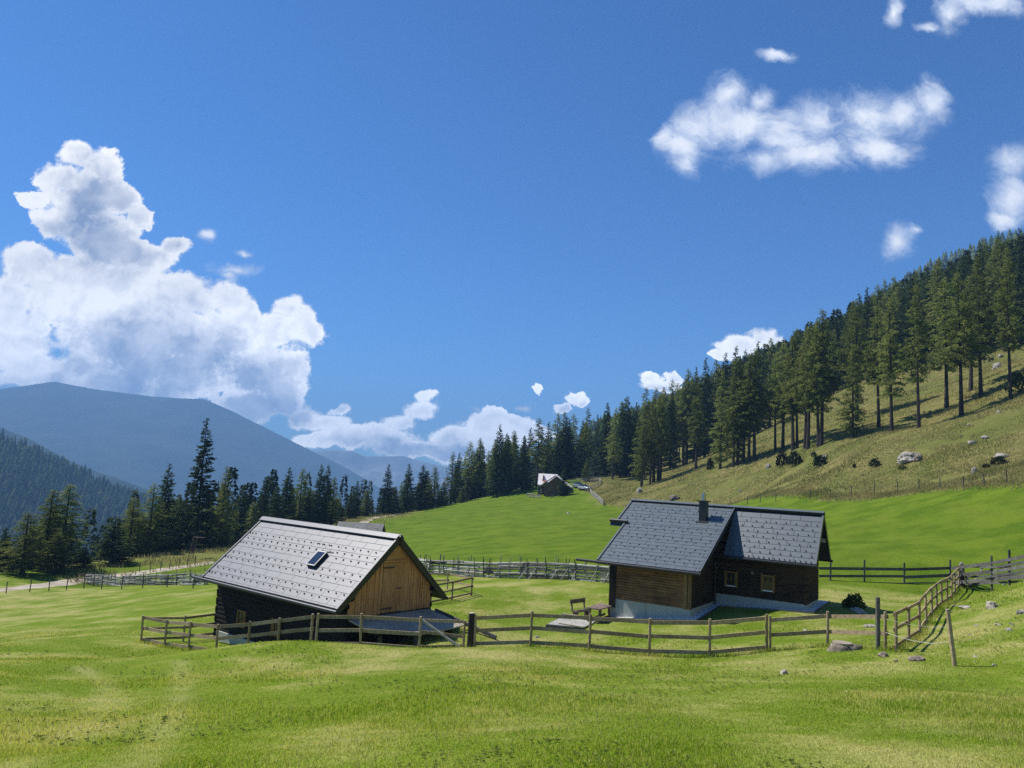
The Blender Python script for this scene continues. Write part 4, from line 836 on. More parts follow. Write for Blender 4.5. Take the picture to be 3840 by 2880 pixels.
# ------------------------------------------------------------------ terrace with table and bench beside the farmhouse
def onw(F, q, w_): r = rayf(*q); k = (w_ + F.o[2]) / r[2]; return r * k
F = HOUSE
dz = -5.72
c = [onw(F, z5(*q), dz) for q in ((325, 1075), (750, 1112), (950, 1022), (510, 985))]
tR = empty('wooden_terrace', c[0], 'low weathered plank terrace with pale edge beams left of the farmhouse', 'terrace')
nb = 9; m = MB()
for i in range(nb):
    a0_, a1_ = c[0] + (c[3] - c[0]) * i / nb, c[1] + (c[2] - c[1]) * i / nb; b0_, b1_ = c[0] + (c[3] - c[0]) * (i + .93) / nb, c[1] + (c[2] - c[1]) * (i + .93) / nb
    m.prism([a0_, a1_, b1_, b0_], (0, 0, -.05))
m.build('plank_floor', M['grey'], tR)
m = MB(); m.beam(c[0] + np.array([0, -.05, -.18]), c[1] + np.array([0, -.05, -.18]), .06, .3); m.build('side_board', M['darkgrey'], tR)
m = MB(); m.beam(c[0] + np.array([-.05, 0, -.18]), c[3] + np.array([-.05, 0, -.18]), .06, .3); m.build('side_board', M['darkgrey'], tR)
m = MB(); m.beam(onw(F, z5(500, 962), dz + .1), onw(F, z5(950, 1022), dz + .1), .14, .12); m.build('edge_beam', M['fence_top'], tR)
m = MB(); m.beam(onw(F, z5(465, 1066), dz + .03), onw(F, z5(752, 1112), dz + .03), .1, .06); m.build('edge_beam', M['fence_top'], tR)
for i in (0.1, .5, .9): m = MB(); q = c[0] + (c[1] - c[0]) * i; m.tube(q + np.array([0, .1, -.06]), q + np.array([0, .1, -1.0]), .07, n=7); m.build('foot', M['darkgrey'], tR)
# table
tw_ = -5.06; t4 = [onw(F, z5(*q), tw_) for q in ((788, 878), (945, 900), (1090, 862), (960, 822))]
tb = empty('table', (t4[0] + t4[2]) / 2 - np.array([0, 0, .64]), 'rustic brown picnic table at the left corner of the farmhouse', 'table'); m = MB()
for i in range(4):
    a, b = t4[0] + (t4[1] - t4[0]) * i / 4, t4[3] + (t4[2] - t4[3]) * i / 4; a2, b2 = t4[0] + (t4[1] - t4[0]) * (i + .95) / 4, t4[3] + (t4[2] - t4[3]) * (i + .95) / 4; m.prism([a, a2, b2, b], (0, 0, -.05))
m.build('tabletop', M['table'], tb); ctr = sum(t4) / 4
for k in range(4):
    q = ctr + (t4[k] - ctr) * .72; m = MB(); m.beam(q + np.array([0, 0, -.06]), ctr + (t4[k] - ctr) * .85 + np.array([0, 0, -.68]), .11, .07, F.U); m.build('leg', M['table'], tb)
m = MB(); m.beam(ctr + (t4[0] + t4[1] - 2 * ctr) * .42 + np.array([0, 0, -.45]), ctr + (t4[2] + t4[3] - 2 * ctr) * .42 + np.array([0, 0, -.45]), .06, .09); m.build('stretcher', M['table'], tb)
def bench(label, s0, s1, dvec, h, back=True, cat='bench'):
    s0, s1 = np.array(s0), np.array(s1); o = empty('bench', (s0 + s1) / 2 - np.array([0, 0, h]), label, cat); d = np.array(dvec)
    for k in range(2): m = MB(); m.prism([s0 + d * (.5 * k), s1 + d * (.5 * k), s1 + d * (.5 * k + .45), s0 + d * (.5 * k + .45)], (0, 0, -.05)); m.build('seat', M['table'], o)
    for t in (.12, .88): m = MB(); q = s0 + (s1 - s0) * t + d * .5; m.beam(q + np.array([0, 0, -.05]), q - np.array([0, 0, h + .1]), .28, .06, (s1 - s0)); m.build('leg', M['table'], o)
    if back:
        for t in (.08, .92): m = MB(); q = s0 + (s1 - s0) * t + d * .98; m.beam(q - np.array([0, 0, .05]), q + d * .25 + np.array([0, 0, .52]), .07, .05, (s1 - s0)); m.build('back_post', M['table'], o)
        m = MB(); m.beam(s0 + d * 1.2 + np.array([0, 0, .42]), s1 + d * 1.2 + np.array([0, 0, .42]), .05, .2); m.build('backrest', M['table'], o)
    return o
s0, s1 = onw(F, z5(672, 930), -5.42), onw(F, z5(845, 905), -5.42); dv = F.V * -.38
bench('brown wooden bench with a backrest behind the picnic table', s0, s1, (s1 - s0)[[1, 0, 2]] * np.array([-1, 1, 0]) / np.linalg.norm(s1 - s0) * .36, .36)
s0, s1 = onw(F, z5(1000, 985), -5.42), onw(F, z5(1075, 960), -5.42); bench('low backless bench at the near side of the picnic table', s0, s1, F.V * .22, .33, False)
q = hit(*zl(775, 1195), True); bench('small grey bench at the end of the old pole fence by the track', q + np.array([0, 0, .45]), q + np.array([1.3, .2, .45]), (-.05, .4, 0), .45)

# ------------------------------------------------------------------ stones, stump, bushes
def rk(zf, x, y, w_, h_, s_, label, mat='stone', name='boulder', flat=False, seed=0, group=None):
    q = hit(*zf(x, y), True); k = s_ * q[1] / FPX; rock(name, q, w_ * k, h_ * k, label, mat, seed + 1, flat, None, group, 4 if 'outcrop' in label else 3)
S3 = 940 / 2212; ST_ = 1540 / 2212
RK = [(z3, 1925, 895, 120, 70, 'large pale boulder on the grass right of the climbing fence'), (z3, 2195, 945, 80, 45, 'pale boulder cut by the right picture edge on the grassy slope'), (z3, 1600, 880, 60, 12, 'small flat brown slab lying at the foot of the climbing fence'), (z3, 1710, 892, 140, 20, 'long low slab of pale rock right of the climbing fence'),
      (z3, 850, 1062, 125, 30, 'low white stone in the grass behind the two rail fence'), (z3, 795, 890, 110, 30, 'upper pale stone beside the round shrub near the farmhouse'), (z3, 735, 918, 120, 30, 'lower grey stone in front of the round shrub'), (z3, 780, 942, 110, 18, 'flat stone lowest of the three by the round shrub'), (z3, 285, 1098, 50, 20, 'small pale stone behind the two rail fence post'),
      (z3, 1260, 1355, 160, 38, 'brown flat rock in the grass below the climbing fence'), (z3, 970, 1320, 110, 40, 'dark rock with pale top at the foot of the tall grey post'), (z3, 1085, 1368, 36, 20, 'tiny white stone next to the dark rock'), (z3, 97, 1478, 88, 46, 'rounded grey stone alone in the dry foreground grass'), (z3, 2085, 1092, 60, 26, 'small pale rock on the right hand slope below the boulders'), (z3, 2035, 690, 34, 20, 'white stone in front of the grey field gate'), (z3, 1985, 1042, 80, 10, 'thin flat stone on the slope below the largest boulder'),
      (zb, 1560, 1135, 85, 70, 'white boulder under the corner of the barn ramp'), (zb, 1690, 1095, 60, 22, 'small pale stone on the bank beside the barn ramp'), (z5, 15, 1310, 50, 40, 'white stone just behind the farmhouse fence'), (z5, 205, 1232, 60, 25, 'grey stone in the grass in front of the wooden terrace'), (z5, 1075, 985, 40, 90, 'upright pale stone at the left corner of the farmhouse')]
for i, (zf, x, y, w_, h_, lb) in enumerate(RK):
    rk(zf, x, y, w_, h_, {z3: S3, zb: 1000 / 2212, z5: 700 / 2212}[zf], lb, 'brownstone' if 'brown' in lb or 'dark' in lb else 'stone', 'boulder', False, i)
for i, (x, y, w_, h_, lb) in enumerate([(836, 1370, 28, 26, 'white rock left of the twin junipers on the dry hillside'), (1135, 1328, 44, 34, 'pale rock behind the round juniper on the dry hillside'), (1598, 1332, 130, 58, 'big broken outcrop in the middle of the dry hillside'), (1560, 1335, 50, 40, 'brown left shoulder of the big outcrop'), (1640, 1332, 50, 36, 'brown right shoulder of the big outcrop'), (1935, 1240, 52, 18, 'lower flat rock of the pair high on the dry hillside'), (2005, 1212, 46, 18, 'upper flat rock of the pair high on the dry hillside'), (1945, 1398, 32, 36, 'pointed white rock near the wire fence on the hillside'), (2092, 1312, 95, 22, 'broad flat rock above the dark shrub at the right edge'), (2075, 1072, 22, 16, 'small white rock under the front larches at right'), (330, 1540, 62, 26, 'brown rubble just above the farmhouse ridge'), (140, 1500, 40, 26, 'grey rock at the foot of the lowest larch group'), (685, 1497, 18, 12, 'tiny pale stone above the chimney on the hillside'), (1915, 1142, 26, 12, 'small flat stone between larches and outcrop'), (2065, 832, 50, 30, 'white stone near the pale posts under the dark forest'), (2085, 775, 34, 20, 'bleached log pile stone at the forest edge')]):
    rk(zt, x, y, w_, h_, ST_, lb, 'brownstone' if 'brown' in lb else 'stone', 'boulder', False, 40 + i)
# scattered small stones on the right slope
for i in range(10):
    x, y = random.uniform(1700, 2205), random.uniform(980, 1420); q = hit(*z3(x, y), True); s_ = random.uniform(.025, .075); rock('stone', q, s_ * 2, s_ * .8, 'little pale stone scattered in the grass of the right hand slope', 'stone', 80 + i, False, None, 'small stones on the right hand slope', 2)
# stump
q = hit(*z3(640, 1262), True); k = S3 * q[1] / FPX
sr = empty('tree_stump', q, 'huge grey tree stump with a pale cut top below the two rail fence', 'stump'); bm = bmesh.new(); R0 = 165 * k; hh = 44 * k; V = []
m = MB(); n = 40
for lv in range(5):
    for i in range(n):
        a = 6.283 * i / n; r_ = R0 * (1 - .06 * lv) * (1 + .16 * mnoise.noise(Vector((math.cos(a) * 1.5, math.sin(a) * 1.5, lv * .2 + 3))) + .07 * mnoise.noise(Vector((math.cos(a) * 7, math.sin(a) * 7, 3)))); m.v.append(tuple(q + np.array([r_ * math.cos(a), r_ * .7 * math.sin(a), -.15 + (hh + .15) * lv / 4 + (.05 * mnoise.noise(Vector((math.cos(a) * 3, math.sin(a) * 3, 9))) if lv == 4 else 0)])))
m.f += [(lv * n + i, lv * n + (i + 1) % n, lv * n + n + (i + 1) % n, lv * n + n + i) for lv in range(4) for i in range(n)] + [tuple(range(4 * n, 5 * n))]
m.build('trunk_base', M['brownstone'], sr, smooth=True); m = MB(); m.tube(q + np.array([-R0 * .18, 0, hh - .06]), q + np.array([-R0 * .18, 0, hh + .065]), R0 * .50, R0 * .48, 18); m.build('cut_top', M['fence_top'], sr)
def leaf_clump(seed, n, size, shape=(1, 1, 1), up=.3):
    r = np.random.default_rng(seed); d = r.normal(size=(n, 3)); d /= np.linalg.norm(d, axis=1)[:, None]; d[:, 2] = np.abs(d[:, 2]) * 1.0 - .12; rad = r.uniform(.45, 1.0, n) ** .6 * (1 + .22 * np.sin(d[:, 0] * 5 + seed) * np.cos(d[:, 1] * 6 + seed)); c = d * rad[:, None]
    t = r.normal(size=(n, 3)); t /= np.linalg.norm(t, axis=1)[:, None]; t = t * .8 + d * .6; t[:, 2] += up; t /= np.linalg.norm(t, axis=1)[:, None]; b = np.cross(t, r.normal(size=(n, 3))); b /= np.linalg.norm(b, axis=1)[:, None]; s = size * r.uniform(.6, 1.3, n)[:, None]
    V = np.stack([c - b * s * .35, c + b * s * .35, c + t * s], 1).reshape(-1, 3) * np.array(shape); return V, np.arange(3 * n).reshape(-1, 3)
def bush(base, w_, h_, label, mat, seed, n=900, size=.22, cat='shrub'):
    r = empty('shrub', base, label, cat); V, Fc = leaf_clump(seed, n, size); V = V * np.array([w_ / 2, w_ / 2, h_]) + np.array([0, 0, h_ * .1]); link('foliage', np_mesh('foliage', V, Fc, M[mat]), r)
    m = MB()
    for k in range(4): a = k * 1.6; m.tube(np.array(base), np.array(base) + np.array([math.cos(a) * w_ * .25, math.sin(a) * w_ * .25, h_ * .6]), .03 * max(1, h_), .015, 5)
    m.build('stem', M['bark'], r)
q = hit(*z3(715, 892), True); k = S3 * q[1] / FPX; bush(q, 165 * k, 105 * k, 'round leafy shrub with stones at its foot right of the farmhouse', 'bushlight', 3, 620, .3)
for i, (x, y, w_, h_, lb) in enumerate([(910, 1358, 66, 74, 'left one of the twin dark junipers below the larches'), (978, 1356, 78, 72, 'right one of the twin dark junipers below the larches'), (1115, 1360, 76, 56, 'round dark juniper beside a pale rock on the hillside'), (1080, 1310, 30, 26, 'tiny juniper above the round juniper'), (1298, 1370, 22, 24, 'smallest dark juniper alone on the open hillside'), (1410, 1364, 58, 44, 'low dark juniper left of the big outcrop'), (2078, 1355, 88, 46, 'dark shrub under the flat rock at the right edge'), (1555, 1378, 44, 22, 'low brown green shrub just below the big outcrop'), (2010, 1372, 42, 24, 'small shrub right of the pointed white rock'), (2190, 960, 130, 110, 'broad light green bush at the right edge under the larches'), (522, 1380, 40, 60, 'dark young shrub at the foot of the middle larches')]):
    q = hit(*zt(x, y), True); k = ST_ * q[1] / FPX; bush(q, w_ * k, h_ * k, lb, 'bushleaf' if 'light' in lb or 'brown' in lb else 'juniper', 20 + i, 420, .24)
for i, (x, y, w_, h_, lb) in enumerate([(1335, 1222, 75, 90, 'dark bush growing against the old fence by the track'), (1920, 1225, 70, 40, 'low dark bush left of the barn gutter'), (2045, 1222, 70, 55, 'dark bush right below the barn gutter end')]):
    q = hit(*zl(x, y), True); k = 800 / 2212 * q[1] / FPX; bush(q, w_ * k, h_ * k, lb, 'juniper', 50 + i, 420, .25)
# raised hide with ladder under the tall spruce
lq = hit(*zl(2010, 960), True); lk = 800 / 2212 * lq[1] / FPX; hd = empty('hunting_ladder', lq, 'tall wooden hunting ladder with a platform leaning under the tallest spruce', 'ladder')
top = lq + np.array([-25 * lk, .8, 210 * lk]); wv = np.array([.34, 0, 0])
for s_ in (-1, 1): m = MB(); m.tube(lq + wv * s_ + np.array([0, -1.6, -.2]), top + wv * s_, .06, .05, 6); m.build('side_rail', M['bark'], hd)
for i in range(1, 15): a = (lq + np.array([0, -1.6, -.2])) + (top - (lq + np.array([0, -1.6, -.2]))) * i / 15; m = MB(); m.tube(a - wv, a + wv, .035, n=5); m.build('rung', M['bark'], hd)
m = MB(); m.box(top + np.array([.3, .5, .0]), (.8, 0, 0), (0, .5, 0), (0, 0, .04)); m.build('platform', M['bark'], hd); m = MB(); m.beam(top + np.array([-.8, -.1, .8]), top + np.array([1.4, -.1, .8]), .05, .1); m.build('guard_rail', M['bark'], hd)

# ------------------------------------------------------------------ cars, small fences and flowers at the hut
def car(q, yaw, mat, label, group):
    f = Frame(q, yaw); f.V = np.array([-f.U[1], f.U[0], 0]); r = empty('parked_car', q, label, 'car', group)   # U forward
    prof = [(-2.05, .32), (-2.1, .75), (-1.95, .95), (-1.55, 1.0), (.75, .98), (1.75, .82), (2.08, .68), (2.1, .32)]
    m = MB(); m.prism([f(u, -.86, w_) for u, w_ in prof], f.V * 1.72); m.build('body', M[mat], r, bevel=.04)
    a = [(-1.8, .97), (-1.45, 1.42), (.05, 1.47), (.95, .98)]; m = MB(); vs = [f(u, -.8 + (.14 if w_ > 1.2 else 0), w_) for u, w_ in a] + [f(u, .8 - (.14 if w_ > 1.2 else 0), w_) for u, w_ in a]; m.add(vs, [(0, 1, 2, 3), (7, 6, 5, 4), (0, 4, 5, 1), (1, 5, 6, 2), (2, 6, 7, 3), (3, 7, 4, 0)]); m.build('window', M['carglass'], r)
    m = MB(); vs = [f(u, s_ * (.62), w_) for s_ in (-1, 1) for u, w_ in ((-1.42, 1.435), (.04, 1.49))]; m.prism([vs[0], vs[1], vs[3], vs[2]], (0, 0, .03)); m.build('roof', M[mat], r)
    for u in (-1.3, 1.3):
        for s_ in (-1, 1): m = MB(); c_ = f(u, s_ * .74, .33); m.tube(c_, c_ + f.V * s_ * .16, .33, n=14); wh = m.build('wheel', M['tyre'], r); m = MB(); m.tube(c_ + f.V * s_ * .161, c_ + f.V * s_ * .172, .2, n=12); m.build('rim', M['alu'], wh)
    for s_ in (-1, 1): m = MB(); f.box(m, 2.0, 2.115, s_ * .66 - .16, s_ * .66 + .16, .6, .76); m.build('headlight', M['lamp'], r)
    m = MB(); f.box(m, 2.08, 2.125, -.45, .45, .42, .6); m.build('grille', M['hook'], r)
qa, qb = hit(*zh(1295, 832), True), hit(*zh(1200, 795), True)
car(qb, -62, 'carblue', 'blue grey car, farther of the two parked beside the distant hut', 'cars parked at the hut'); car(qa, -58, 'carsilver', 'silver car, nearer of the two parked beside the distant hut', 'cars parked at the hut')
def hf(label, pix, h=1.0, mat='grey', fr=(.92, .6, .25)):
    pts = []
    base = [hit(*zh(*q), True) for q in pix]
    for a, b in zip(base[:-1], base[1:]):
        n = max(1, int(np.linalg.norm(b - a) / 2.6))
        for i in range(n): q = a + (b - a) * i / n; q[2] = hz(q[0], q[1]); pts.append((q, h))
    pts.append((base[-1], h)); rail_fence('wooden_fence', label, [(pts, fr, (.04, .16), ())], None, mat, .05)
hf('low fence with flower boxes in front of the distant hut porch', [(335, 940), (450, 960), (560, 968)], 1.0)
hf('dark rail fence below the dark pine at the distant hut', [(720, 968), (870, 935), (1000, 905), (1100, 880)], 1.1, 'darkgrey')
hf('pale rail fence descending the dry bank right of the parked cars', [(1385, 875), (1500, 985), (1600, 1098)], 1.2)
hf('curving rail fence round the grass behind the parked cars', [(1310, 880), (1460, 805), (1560, 730), (1545, 690), (1420, 690), (1320, 700), (1200, 715), (1060, 735)], 1.2)
fl = empty('flower_box', hit(*zh(430, 955), True), 'row of wooden boxes with orange flowers on the hut fence', 'flower box')
for x in (360, 420, 500): q = hit(*zh(x, 955), True); m = MB(); m.box(q + np.array([0, -.15, .75]), (.4, 0, 0), (0, .12, 0), (0, 0, .12)); m.build('box', M['brown'], fl); V, Fc = leaf_clump(x, 60, .12); o = link('flowers', np_mesh('flowers', V * np.array([.42, .15, .2]) + q + np.array([0, -.15, .87]) - np.array(fl.location), Fc, M['flower']), fl)
f2 = empty('flower_box', hit(*zh(960, 890), True), 'orange flowers hanging under the dark pine beside the hut', 'flower box')
for x in (940, 1000): q = hit(*zh(x, 890), True); m = MB(); m.box(q + np.array([0, -.1, .85]), (.45, 0, 0), (0, .12, 0), (0, 0, .12)); m.build('box', M['brown'], f2); V, Fc = leaf_clump(x, 60, .12); link('flowers', np_mesh('flowers', V * np.array([.48, .15, .25]) + q + np.array([0, -.1, 1.0]) - np.array(f2.location), Fc, M['flower']), f2)
rk(zh, 1025, 1215, 70, 24, 500 / 2212, 'small grey rock alone in the bright green meadow below the hut', 'stone', 'boulder', False, 70)
rk(zh, 2195, 880, 60, 100, 500 / 2212, 'tall grey rock beside the lowest larches near the farmhouse roof', 'stone', 'boulder', False, 71)
# ------------------------------------------------------------------ conifers
def conifer(kind, seed, Ht=25.0):
    r = np.random.default_rng(seed); tr = MB(); pts = []; nb = 9; bend = r.uniform(-.35, .35, 2)
    for i in range(nb): t = i / (nb - 1); pts.append(np.array([bend[0] * math.sin(t * 3) * .5, bend[1] * math.sin(t * 2.4) * .5, t * Ht * .985]))
    R0 = {'larch': .30, 'spruce': .30, 'young': .16, 'bushy': .28}[kind]; rad = [R0 * (1.18 if i == 0 else 1) * (1 - .93 * i / (nb - 1)) + .012 for i in range(nb)]
    tr.path(pts, rad, 8)
    def axis(z): t = z / Ht; return np.array([bend[0] * math.sin(t * 3) * .5, bend[1] * math.sin(t * 2.4) * .5, z])
    C, T, B, S = [], [], [], []; zb0 = {'larch': r.uniform(.24, .38), 'spruce': .05, 'young': .03, 'bushy': .07}[kind] * Ht
    step = {'larch': .30, 'spruce': .40, 'young': .3, 'bushy': .28}[kind]; z = zb0
    rm = {'larch': r.uniform(3.3, 4.2), 'spruce': r.uniform(2.7, 3.3), 'young': 2.3, 'bushy': r.uniform(3.3, 3.9)}[kind]
    lop = r.uniform(0, 6.28)
    while z < Ht * .995:
        t = (z - zb0) / (Ht - zb0)
        if kind in ('larch', 'bushy'): prof = (1 - t) ** .80 * (.50 + .55 * min(1, t * 3.5)); n = 3
        else: prof = (1 - t) ** .88 * (.72 + .28 * min(1, t * 8)); n = 6 if t < .8 else 4
        for k in range(n):
            a = r.uniform(0, 6.283); L = rm * prof * r.uniform(.55, 1.18) * (1 + .14 * math.cos(a - lop)) + .18
            if kind == 'larch' and r.uniform() < .10: L *= 1.25
            d = np.array([math.cos(a), math.sin(a), 0]); base = axis(z + r.uniform(-.15, .15)); el = {'larch': r.uniform(.0, .35), 'spruce': r.uniform(-.32, .02) * (1 - t) + .25 * t, 'young': .05, 'bushy': r.uniform(-.1, .25)}[kind]; dr = {'larch': .10, 'spruce': .05, 'young': .02, 'bushy': .09}[kind]
            m = max(3, int(L * {'larch': 15, 'spruce': 15, 'young': 16, 'bushy': 14}[kind])); s = r.uniform(.12, 1.0, m) ** .8
            tip = .16 * s ** 3 * L if kind == 'spruce' else 0
            c = base[None] + d[None] * (s * L)[:, None] + np.array([0, 0, 1.0])[None] * (el * s * L - dr * (s * L) ** 2 + tip)[:, None] + r.normal(0, {'larch': .16, 'spruce': .10, 'young': .1, 'bushy': .16}[kind], (m, 3))
            sd = np.array([-d[1], d[0], 0]); u = r.uniform(-1, 1, m)
            if kind == 'spruce': tt = d[None] * .75 + sd[None] * (u * .75)[:, None] + np.array([0, 0, 1.])[None] * r.uniform(-.7, .12, m)[:, None]
            else: tt = d[None] * .5 + sd[None] * (u * .9)[:, None] + np.array([0, 0, 1.])[None] * r.uniform(-.75, .45, m)[:, None]
            C.append(c); T.append(tt); S.append(r.uniform(.55, 1.2, m) * {'larch': .46, 'spruce': .52, 'young': .40, 'bushy': .46}[kind] * (1 - .35 * t))
            if L > 1.4 and r.uniform() < .3 and kind == 'larch': tr.tube(base, base + d * L * .85 + np.array([0, 0, el * L * .85 - dr * (L * .85) ** 2]), .03, .01, 4, False)
        z += step * r.uniform(.7, 1.3)
    if kind == 'larch':
        for k in range(7):
            zz = r.uniform(.12 * Ht, zb0); a = r.uniform(0, 6.28); L = r.uniform(.8, 2.0); tr.tube(axis(zz), axis(zz) + np.array([math.cos(a) * L, math.sin(a) * L, -.25 * L]), .028, .008, 4, False)
    C = np.concatenate(C); T = np.concatenate(T); T /= np.linalg.norm(T, axis=1)[:, None]; S = np.concatenate(S)[:, None]; Bv = np.cross(T, r.normal(size=T.shape)); Bv /= np.linalg.norm(Bv, axis=1)[:, None]
    V = np.stack([C - Bv * S * .30 - T * S * .3, C + Bv * S * .30 - T * S * .15, C + T * S * .85], 1).reshape(-1, 3)
    crown = np_mesh('crown', V, np.arange(len(V)).reshape(-1, 3), M['larchleaf' if kind != 'spruce' else 'spruceleaf'])
    bt = tr.build('trunk', M['bark']); trunk = bt.data; bpy.data.objects.remove(bt)
    return trunk, crown
VAR = {'larch': [conifer('larch', 11 + i) for i in range(5)], 'spruce': [conifer('spruce', 31 + i) for i in range(4)], 'young': [conifer('young', 51 + i, 10) for i in range(2)], 'bushy': [conifer('bushy', 71 + i) for i in range(3)]}
BASEH = {'larch': 25.0, 'spruce': 25.0, 'young': 10.0, 'bushy': 25.0}
NTREE = [0]
def tree(kind, q, h, label, group=None, wide=1.0, v=None, name=None):
    tk, cm_ = VAR[kind][v if v is not None else random.randrange(len(VAR[kind]))]; k = h / BASEH[kind]
    r = empty(name or {'larch': 'larch_tree', 'spruce': 'spruce_tree', 'young': 'young_larch', 'bushy': 'larch_tree'}[kind], Vector(q) - Vector((0, 0, .15)), label, 'tree', group)
    w_ = k ** .75 * wide * random.uniform(.92, 1.1); r.scale = (w_, w_, k); r.rotation_euler = (random.uniform(-.015, .015), random.uniform(-.015, .015), random.uniform(0, 6.28))
    link('trunk', tk, r); link('crown', cm_, r); NTREE[0] += 1; return r
def tree_px(kind, zf, bx, by, ty, label, group=None, wide=1.0, tx=None, sc_=None, v=None, D=None):
    q = hit(*zf(bx, by), True)
    if D is not None: q = Pf(*zf(bx, by), D); q[2] = min(q[2], hz(q[0], q[1])) if abs(q[2] - hz(q[0], q[1])) > 1.5 else hz(q[0], q[1])
    y1 = zf(bx, ty)[1]; y0 = projv(*q)[1] * K; h = (y0 - y1) / FPX * q[1] * 1.0
    return tree(kind, q, max(3, h), label, group, wide, v)
zp = lambda x, y: (x * K, y * K)
# front row of the hillside, from the right edge down to the left
FRONT = [(2140,1000,150,'larch','tall larch at the right edge, bare trunk leaning left on the upper hillside'),(1980,988,200,'larch','second bare larch from the right edge, high on the dry hillside'),(1925,955,300,'larch','thin larch standing just behind the second larch from the right edge'),(1875,1090,285,'larch','large larch with a straight dark trunk and long shadow, third from the right edge'),(1795,1045,320,'larch','slender larch between the two biggest trunks of the upper hillside'),
    (1645,1155,360,'larch','broad larch with low bare side branches above the big outcrop'),(1500,1180,430,'larch','larch with a long bare dark trunk left of the broad low branched larch'),(1430,1150,480,'larch','larch with low drooping branches behind the bare dark trunk'),(1312,1115,440,'larch','tall larch set back on the slope in the middle of the hillside'),(1290,1210,690,'bushy','short bushy larch standing in front of the set back tall larch'),
    (1120,1250,495,'larch','tallest twin trunk larch above the round juniper, right trunk'),(1106,1255,560,'larch','tallest twin trunk larch above the round juniper, left trunk'),(1048,1268,590,'larch','right larch of the close pair above the twin junipers'),(1032,1266,620,'larch','left larch of the close pair above the twin junipers'),(990,1265,600,'larch','right larch of the thin trio above the twin junipers'),(968,1275,640,'larch','middle larch of the thin trio above the twin junipers'),(912,1276,680,'larch','left larch of the thin trio directly over the left juniper'),
    (872,1280,740,'larch','thin larch just left of the trio over the junipers'),(760,1332,715,'larch','tall larch at the right end of the dense middle clump'),(730,1340,740,'larch','dark trunked larch second in the dense middle clump'),(700,1338,800,'larch','thin larch third in the dense middle clump'),(668,1352,760,'bushy','larch with foliage almost to the ground in the dense middle clump'),(645,1366,770,'larch','larch at the lowest point of the dense middle clump'),(575,1376,830,'bushy','larch at the left end of the dense middle clump'),
    (443,1380,900,'larch','single larch standing low between the two hillside clumps'),(392,1318,880,'larch','larch with thin trunk right in the open grove behind the single larch'),(373,1318,900,'larch','larch with thin trunk in the centre of the open grove'),(340,1310,905,'larch','larch with thin trunk left in the open grove'),(306,1345,890,'larch','larch with bare trunk closing the open grove on the left'),
    (252,1440,930,'larch','rightmost larch of the lowest clump above the farmhouse roof'),(240,1442,960,'larch','second larch of the lowest clump above the farmhouse roof'),(217,1446,935,'larch','tall central larch of the lowest clump above the farmhouse roof'),(198,1462,1000,'larch','front larch of the lowest clump above the farmhouse roof'),(152,1468,1010,'bushy','leftmost low branched larch of the lowest clump above the farmhouse roof'),(54,1420,985,'larch','larch left of the lowest clump toward the hut'),(32,1400,1010,'larch','thin larch next to it on the left toward the hut')]
LOWB = {1290, 668, 575, 152, 1430}
for i, (bx, by, ty, kd, lb) in enumerate(FRONT):
    t = tree_px(kd, zt, bx, by, ty, lb, 'front larches on the dry hillside', random.uniform(.95, 1.2), v=i % 5 if kd == 'larch' else None)
for (bx, by, ty, kd, lb) in [(1853,707,345,'larch','larch on the slope right of the parked cars, thick trunk'),(2045,755,330,'larch','larch with long bare trunk right of the hut slope'),(1925,690,400,'larch','thin larch in the back of the hut slope'),(1898,662,380,'larch','larch behind the thin one on the hut slope'),(1675,716,560,'young','small young larch standing behind the curved fence at the hut')]:
    tree_px(kd, zm, bx, by, ty, lb, 'larches on the slope by the hut')
q = hit(*zh(930, 925), True); tree('spruce', q, 5.6 * 1.25, 'dark bushy pine standing close in front of the hut', None, 1.75)
